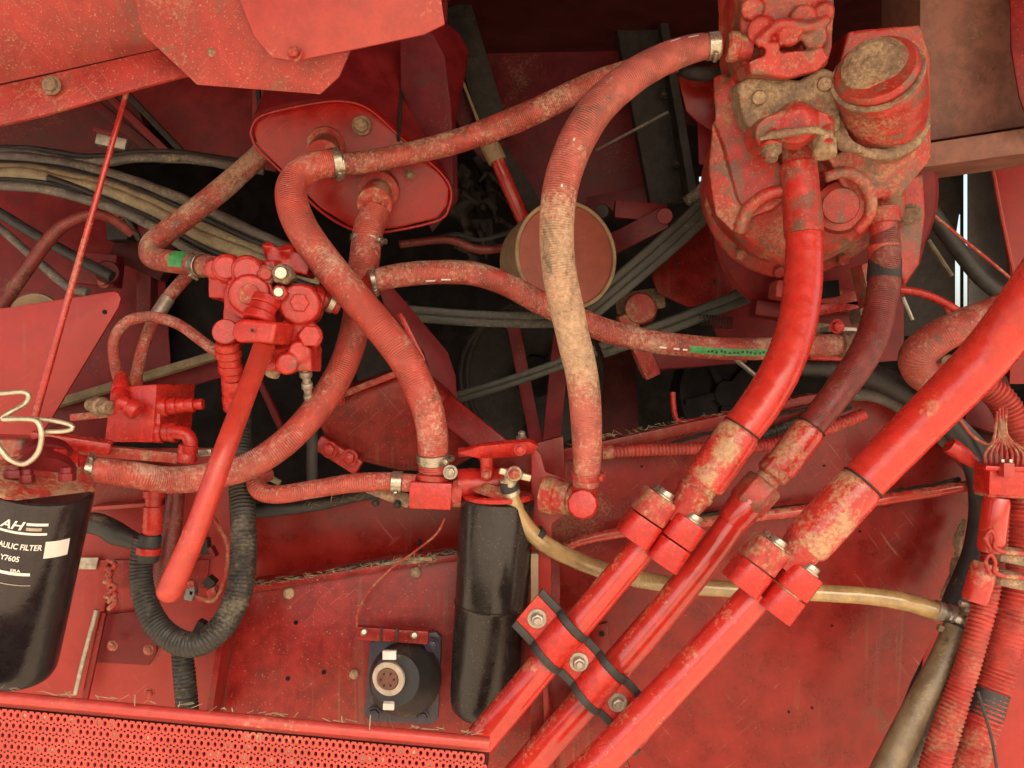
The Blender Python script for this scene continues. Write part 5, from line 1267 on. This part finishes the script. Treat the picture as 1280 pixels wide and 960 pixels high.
for i in range(9):
    x = 1232 + i * 6.5; mb = MB()
    tube(mb, [(1246 + i * 1.4, 520 - (i % 3) * 5, 1.0, 2), (1248 + i * 1.4, 545, .985, 2), (x, 566, .97, 2), (x, 582, .968, 2.2)], seg=8); part(T, 'lead', mb, M['fitd'])
hose('wiring_strand', 'thin red wire hooping left of the connector leads', 'wire', [(1200, 525, .99, 2), (1216, 545, .985, 2), (1236, 556, .98, 2), (1243, 545, .98, 2), (1246, 515, .99, 2)], M['fitd'], seg=8)
T = thing('grease_fitting', 'bright red angled fitting left of the wiring connector', 'fitting', (1200, 565, 1.0))
mb = MB(); lathe(mb, (1186, 556, 1.0), (1218, 578, 1.0), [(0, 10), (.2, 11), (.6, 10), (1, 8)], 16); part(T, 'body', mb, M['fit'])
T = thing('bracket_assembly', 'dark dirty bracket behind the thick diagonal hose at right', 'bracket', (1220, 530, 1.1))
for (a, b, w, m) in (((1180, 520, 1.1), (1240, 580, 1.1), 24, 'greyblack'), ((1205, 510, 1.12), (1270, 530, 1.12), 40, 'farred'), ((1140, 450, 1.15), (1210, 480, 1.15), 40, 'dark'), ((1225, 480, 1.14), (1290, 640, 1.14), 60, 'inner')):
    mb = MB(); bar(mb, a, b, w, .02); part(T, 'web', mb, M[m], .003)
pl = plane_at(1240, 800, 1.16, (-.2, -1, 0))
T = panel('outer_panel', 'bright red outer panel at the lower right corner', pl, [(1180, 560), (1420, 540), (1420, 990), (1080, 990), (1150, 860)], M['plate'])
hose('black_wire', 'thin black wire down the lower right conduits', 'wire', [(1222, 864, .94, 2), (1230, 890, .94, 2), (1240, 925, .94, 2), (1250, 985, .94, 2)], M['black'], seg=8)

# right elbow hose
T = hose('hydraulic_hose', 'short tan-red hose bending behind the thick hose at right', 'hose', [(1166, 486, 1.02, 13), (1152, 468, 1.02, 20), (1146, 446, 1.01, 22), (1166, 426, 1.0, 22), (1200, 408, .99, 21), (1240, 392, .99, 20), (1300, 366, .99, 20)], M['hose_mid'], seg=28)
T = thing('pipe_fittings', 'dirty fittings under the bend of the short hose at right', 'fitting', (1165, 475, 1.04))
for i, (x, y, r, m) in enumerate(((1150, 476, 12, 'mud'), (1172, 462, 9, 'fitd'), (1186, 452, 9, 'mud'), (1160, 492, 10, 'dark'), (1192, 470, 8, 'dark'))):
    cyl(x, y, 1.02, 4, 3, .04, r, m, 'plug')
# thin red hose and bolts near 1045,415
T = hose('control_tube', 'thin red tube arching right of the brown hose', 'tube', [(1124, 362, 1.1, 5), (1150, 366, 1.1, 5), (1176, 376, 1.1, 5), (1200, 390, 1.1, 5)], M['fit'], seg=12)
T = thing('clip_bracket', 'red clip with bolt between the two upright hoses', 'clip', (1045, 430, 1.08))
bolt(T, 1046, 408, 1.05, 7, M['fit']); mb = MB(); bar(mb, (1030, 412, 1.07), (1066, 414, 1.07), 8, .03); part(T, 'clip_body', mb, M['steel'], .003)
mb = MB(); bar(mb, (1008, 442, 1.08), (1066, 444, 1.08), 16, .03); part(T, 'lug', mb, M['fit'], .004)
mb = MB(); bar(mb, (1000, 414, 1.1), (1064, 424, 1.1), 26, .03); part(T, 'saddle', mb, M['mud'], .004)

# ================================================================== PUMP
T = thing('hydraulic_pump', 'large muddy red cast pump hanging at the upper right', 'pump', (1020, 200, 1.05))
def lump(name, pl, poly, vec, m, bev=.010, seg=4):
    mb = MB(); ext(mb, [pl(x, y) for x, y in poly], vec); return part(T, name, mb, M[m], bev, seg)
c = P(1008, 232, 1.13); n = V((.0, -1, -.55)).normalized()
c2 = P(1012, 236, 1.04)
mb = MB()
lathe3(mb, c - n * .10, c + n * .0, [(0, .115), (.55, .135), (.62, .142), (.95, .142), (1, .137)], 64)
lathe3(mb, c2 - n * .08, c2 + n * .012, [(0, .118), (.5, .116), (.8, .108), (.92, .096), (1, .078)], 64)
def add_lump(pl, poly, vec): ext(mb, [pl(x, y) for x, y in poly], vec)
pl = plane_at(930, 180, .985, (-.35, -1, -.05))
add_lump(pl, [(892, 96), (906, 92), (925, 110), (940, 150), (958, 190), (985, 210), (984, 250), (966, 262), (940, 272), (915, 272), (900, 230), (894, 165)], V((.03, .09, .02)))
pl = plane_at(905, 230, .985, (-.5, -1, -.1))
add_lump(pl, [(890, 150), (902, 180), (918, 240), (935, 276), (915, 290), (893, 268), (886, 215)], V((.02, .06, .01)))
pl = plane_at(1050, 190, 1.00, (.1, -1, -.15))
add_lump(pl, [(960, 110), (1044, 100), (1060, 40), (1150, 30), (1163, 70), (1164, 195), (1148, 218), (1124, 238), (1092, 250), (1060, 236), (1030, 215), (975, 215)], V((.02, .12, .03)))
pl = plane_at(1100, 205, .972, (.1, -1, -.35))
add_lump(pl, [(1034, 196), (1066, 184), (1100, 188), (1142, 172), (1162, 150), (1163, 200), (1146, 222), (1128, 244), (1086, 252), (1052, 232)], V((.01, .07, .02)))
lathe(mb, (1112, 178, .99), (1096, 92, .905), [(0, 38), (.12, 44), (.45, 50), (.9, 53), (1, 51)], 48)
lathe(mb, (1105, 270, 1.03), (1104, 225, 1.0), [(0, 24), (1, 26)], 32)
# swept ridge on the bell and round bosses
tube(mb, [(924, 292, .985, 9), (935, 262, .975, 9), (960, 243, .965, 9), (990, 238, .965, 9)], seg=14)
tube(mb, [(1030, 222, .965, 7), (1060, 216, .962, 8), (1085, 236, .965, 8), (1088, 268, .975, 8), (1070, 290, .985, 7)], seg=14)
pl = plane_at(985, 60, .93, (-.05, -1, -.2))
add_lump(pl, [(925, -40), (1044, -40), (1042, 60), (1034, 84), (1000, 94), (960, 96), (932, 94), (926, 60)], V((0, .10, .02)))
pl = plane_at(985, 84, .908, (-.05, -1, -.4))
add_lump(pl, [(936, 76), (960, 66), (1030, 60), (1038, 72), (1024, 88), (986, 98), (956, 94), (938, 94)], V((0, .05, .01)))
for q in ((950, 38, .905, 4, 4, .04, 17), (986, 44, .90, 2, 6, .04, 13), (1018, 46, .90, 2, 4, .04, 15), (1004, 22, .90, 0, 4, .04, 16), (965, 60, .90, 0, 4, .04, 9), (940, 10, .91, 0, 4, .04, 14), (1030, 15, .91, 0, 4, .04, 12)): add_cyl(mb, *q)
tube(mb, [(945, 56, .905, 7), (975, 30, .90, 7), (1010, 34, .898, 7), (1035, 24, .90, 7)], seg=12)
casting(T, 'cast_body', mb, M['cast'], .0022, 5, .0008, 55)
for g in (200, 235, 262, 300, 335, 20):
    a = math.radians(g); tt, uu, ww = basis(n); q = c + (V((math.cos(a), 0, math.sin(a))) - n * V((math.cos(a), 0, math.sin(a))).dot(n)).normalized() * .128
    mb = MB(); lathe3(mb, q, q + n * .012, [(0, .009), (.9, .009), (1, .008)], 6, False); part(T, 'bolt', mb, M['fitd'], .0008)
# round boss with cap
def boss(a, b, pf, m, name, seg=48):
    mb = MB(); lathe(mb, a, b, pf, seg); return part(T, name, mb, M[m])
boss((1097, 96, .906), (1094, 84, .893), [(0, 50), (.3, 51), (.75, 50), (1, 46)], 'cast', 'boss_cap')
boss((1094, 84, .893), (1093.5, 81, .888), [(0, 40), (.5, 36), (1, 30)], 'mud', 'cap_face')
mb = MB(); cc = P(1096, 92, .898); disc_ring(mb, cc, (P(1094, 86, .9) - P(1108, 165, .99)), .044, .0495, .005, 48); part(T, 'boss_rim', mb, M['mud'], .0015)
pl = plane_at(1105, 190, .955, (0, -1, -.5))
mb = MB(); tube(mb, [(1046, 150, .95, 8), (1052, 176, .945, 9), (1078, 190, .94, 8), (1110, 192, .94, 8), (1140, 180, .94, 7), (1158, 156, .95, 7)], seg=14); casting(T, 'mud_lip', mb, M['mud'], .002, 4, .002, 70)
boss((1050, 260, 1.01), (1051, 257, .982), [(0, 33), (.6, 33), (.8, 30), (.84, 22), (1, 21)], 'cast', 'sealing_plug')
boss((938, 60, .93), (908, 58, .93), [(0, 16), (.5, 15), (.55, 18), (.9, 18), (1, 14)], 'fitd', 'hose_tail')
# gasket plate with bolts
pl = plane_at(988, 128, .94, (-.05, -1, -.1))
lump('gasket_plate', plane_at(988, 128, .932, (-.05, -1, -.1)), [(922, 106), (938, 96), (1000, 100), (1030, 84), (1050, 92), (1052, 160), (1040, 170), (945, 168), (930, 150)], V((0, .04, .01)), 'mud', .006)
for (x, y, r) in ((950, 122, 12), (1032, 105, 12)):
    mb = MB(); q = P(x, y, .935); disc_ring(mb, q, (0, -1, -.1), r * .00095, r * .00122, .003, 24); part(T, 'washer', mb, M['dark'], .0004)
    boss((x, y, .945), (x - 1, y, .922), [(0, r * .8), (.8, r * .8), (1, r * .65)], 'mud', 'bolt', 20)
# split flange holding the hose
mb = MB(); pl = plane_at(993, 160, .912, (-.02, -1, -.25))
add_lump(pl, [(944, 170), (946, 156), (956, 146), (976, 138), (1000, 134), (1022, 136), (1036, 142), (1042, 156), (1042, 178), (1034, 184), (1022, 178), (1014, 166), (975, 168), (970, 182), (958, 190), (948, 184)], V((0, .045, .008)))
lathe(mb, (1030, 150, .925), (1031, 192, .912), [(0, 13), (.9, 13), (1, 11)], 20); lathe(mb, (962, 165, .925), (964, 186, .915), [(0, 13), (.9, 13), (1, 11)], 20)
lathe(mb, (994, 158, .93), (994, 152, .904), [(0, 30), (.7, 26), (1, 16)], 24)
casting(T, 'split_flange', mb, M['cast'], .0018, 6, .0009, 80)
mb = MB(); tube(mb, [(948, 174, .906, 4), (968, 168, .902, 5), (995, 165, .897, 5), (1018, 163, .902, 5), (1040, 168, .907, 4)], seg=12); lathe(mb, (1030, 176, .918), (1031, 194, .912), [(0, 13.6), (.9, 13.6), (1, 12)], 20); casting(T, 'dust_ledge', mb, M['mud'], .0015, 3, .0012, 90)
for (x, y) in ((964, 188), (1029, 180)):
    boss((x, y - 12, .92), (x, y + 12, .915), [(0, 13), (.6, 12.5), (.62, 9), (1, 8)], 'mud', 'flange_bolt', 20)
# right bolts on bell
for (x, y) in ((1138, 268),):
    boss((x, y, 1.07), (x - 1, y + 1, 1.04), [(0, 14), (.3, 14), (.32, 10), (1, 9)], 'mud', 'bolt', 20)
pl = plane_at(1146, 260, 1.09, (.1, -1, 0))
lump('side_ear', pl, [(1110, 230), (1155, 215), (1158, 270), (1150, 330), (1132, 356), (1120, 330)], V((0, .04, 0)), 'cast', .006)
# splined mount ring beneath
T = thing('mount_ring', 'red mounting ring and lugs under the pump bell', 'ring', (1020, 340, 1.18))
cr = P(1030, 270, 1.20)
mb = MB(); lathe3(mb, cr - n * .05, cr + n * .01, [(0, .15), (.3, .165), (.9, .165), (1, .158)], 64); part(T, 'ring', mb, M['farred'])
for (a, b, w, m) in (((965, 362, 1.2), (1090, 380, 1.2), 22, 'fitd'), ((1000, 392, 1.2), (1095, 376, 1.2), 14, 'fit'), ((940, 385, 1.25), (1060, 402, 1.25), 20, 'farred'), ((1080, 330, 1.12), (1096, 400, 1.12), 24, 'cast'), ((1068, 396, 1.12), (1098, 392, 1.12), 20, 'mud')):
    mb = MB(); bar(mb, a, b, w, .04); part(T, 'lug', mb, M[m], .005)
mb = MB(); bar(mb, (1034, 352, 1.17), (1036, 372, 1.17), 22, .02); part(T, 'window', mb, M['void'], .001)
# left bracket plate next to pump
pl = plane_at(875, 120, 1.12, (-.1, -1, 0))
T = panel('bracket_plate', 'red sheet bracket hanging just left of the pump', pl, [(846, 88), (900, 80), (906, 165), (893, 165), (872, 152), (858, 138)], M['panel'], th=.005)
pl = plane_at(885, 180, 1.16, (-.1, -1, 0)); mb = MB(); plate(mb, pl, [(872, 145), (900, 160), (892, 205), (874, 205)], .005); part(T, 'tab', mb, M['farred'], .001)
mb = MB(); tube(mb, [(850, 86, 1.10, 8), (870, 92, 1.08, 9), (900, 92, 1.08, 9)], seg=16); part(T, 'bead', mb, M['dark'])
# black/olive tube left of pump at (870,240)
hose('hydraulic_hose', 'short grey hose end left of the pump bell', 'hose', [(858, 252, 1.3, 7), (876, 238, 1.3, 7), (890, 215, 1.3, 7)], M['cable'], seg=14)
# housing behind/below bell: red sheet
pl = plane_at(930, 400, 1.5, (0, -1, .1))
T = panel('rear_sheet', 'dull red rear sheet under the pump between belt and hose', pl, [(880, 380), (1020, 345), (1130, 330), (1130, 450), (1000, 460), (900, 430)], M['farred'])

# ================================================================== RIGHT TOP BEAM
T = thing('cross_beam', 'brown rusty box beam at the top right corner', 'beam', (1220, 120, 1.15))
pl = plane_at(1220, 100, 1.15, (0, -1, -.1))
mb = MB(); ext(mb, [pl(1150, -80), pl(1420, -80), pl(1420, 140), pl(1280, 158), pl(1150, 178)], V((0, .12, 0))); part(T, 'web', mb, M['brown'], .003)
pl = plane_at(1220, 185, 1.12, (0, -1, -.2))
mb = MB(); ext(mb, [pl(1150, 180), pl(1280, 160), pl(1420, 142), pl(1420, 170), pl(1280, 192), pl(1150, 210)], V((0, .10, .0))); part(T, 'bottom_flange', mb, M['brown'], .003)
pl = plane_at(1275, 80, 1.08, (-.3, -1, 0))
mb = MB(); plate(mb, pl, [(1262, -80), (1420, -80), (1420, 160), (1284, 150), (1274, 120), (1264, 60)], .006); part(T, 'end_plate', mb, M['panel2'], .002)
# panels under beam
pl = plane_at(1240, 280, 1.55, (0, -1, 0))
T = panel('rubber_sheet', 'grey-black rubber sheet beside the bright slit at right', pl, [(1210.5, 170), (1246, 170), (1268, 360), (1262, 420), (1210.5, 420)], M['greyblack'], bevel=0)
pl = plane_at(1190, 280, 1.57, (0, -1, 0))
T = panel('rubber_sheet', 'black sheet left of the bright slit at right', pl, [(1120, 180), (1204.5, 180), (1204.5, 260), (1199, 268), (1194, 300), (1194, 420), (1100, 420)], M['dark'], bevel=0)
pl = plane_at(1300, 280, 1.45, (-.2, -1, 0))
T = panel('side_sheet', 'bright red sheet with pale edge at the right border', pl, [(1238, 170), (1440, 170), (1440, 480), (1262, 480), (1266, 360), (1256, 290)], M['plate'], th=.01)
mb = MB(); tube(mb, [(1237, 190, 1.43, 2.4), (1252, 270, 1.43, 2.6), (1268, 345, 1.43, 2.6)], seg=8); part(T, 'edge_bead', mb, M['step'])
hose('black_hose', 'black hose slanting behind the pump at right', 'hose', [(1150, 240, 1.3, 9), (1176, 282, 1.3, 10), (1204, 320, 1.3, 10), (1230, 350, 1.3, 10), (1262, 372, 1.3, 10), (1300, 380, 1.3, 10)], M['black'], seg=18)
hose('thin_wire', 'thin red wire slanting over the bright slit at right', 'wire', [(1154, 258, 1.2, 2), (1200, 296, 1.2, 2), (1236, 325, 1.2, 2), (1270, 354, 1.2, 2)], M['fitd'], seg=8)
pl = plane_at(1140, 340, 1.35, (.3, -1, 0))
T = panel('guard_sheet', 'curved red guard sheet right of the pump bell', pl, [(1120, 280), (1158, 275), (1158, 300), (1150, 330), (1130, 360), (1120, 362)], M['panel'])
for k, (a, b, m) in enumerate((((1180, 380, 1.35), (1192, 402, 1.35), 'fitd'), ((1160, 300, 1.4), (1190, 345, 1.4), 'oilpipe'), ((1128, 372, 1.3), (1140, 400, 1.3), 'steel'))):
    hose('stay_wire', ('short red stay under the bright slit', 'olive stay wire behind the black hose', 'pale stub behind the brown hose')[k], 'stay', [(*a, 3), (*b, 3)], M[m], seg=8, wob=0)
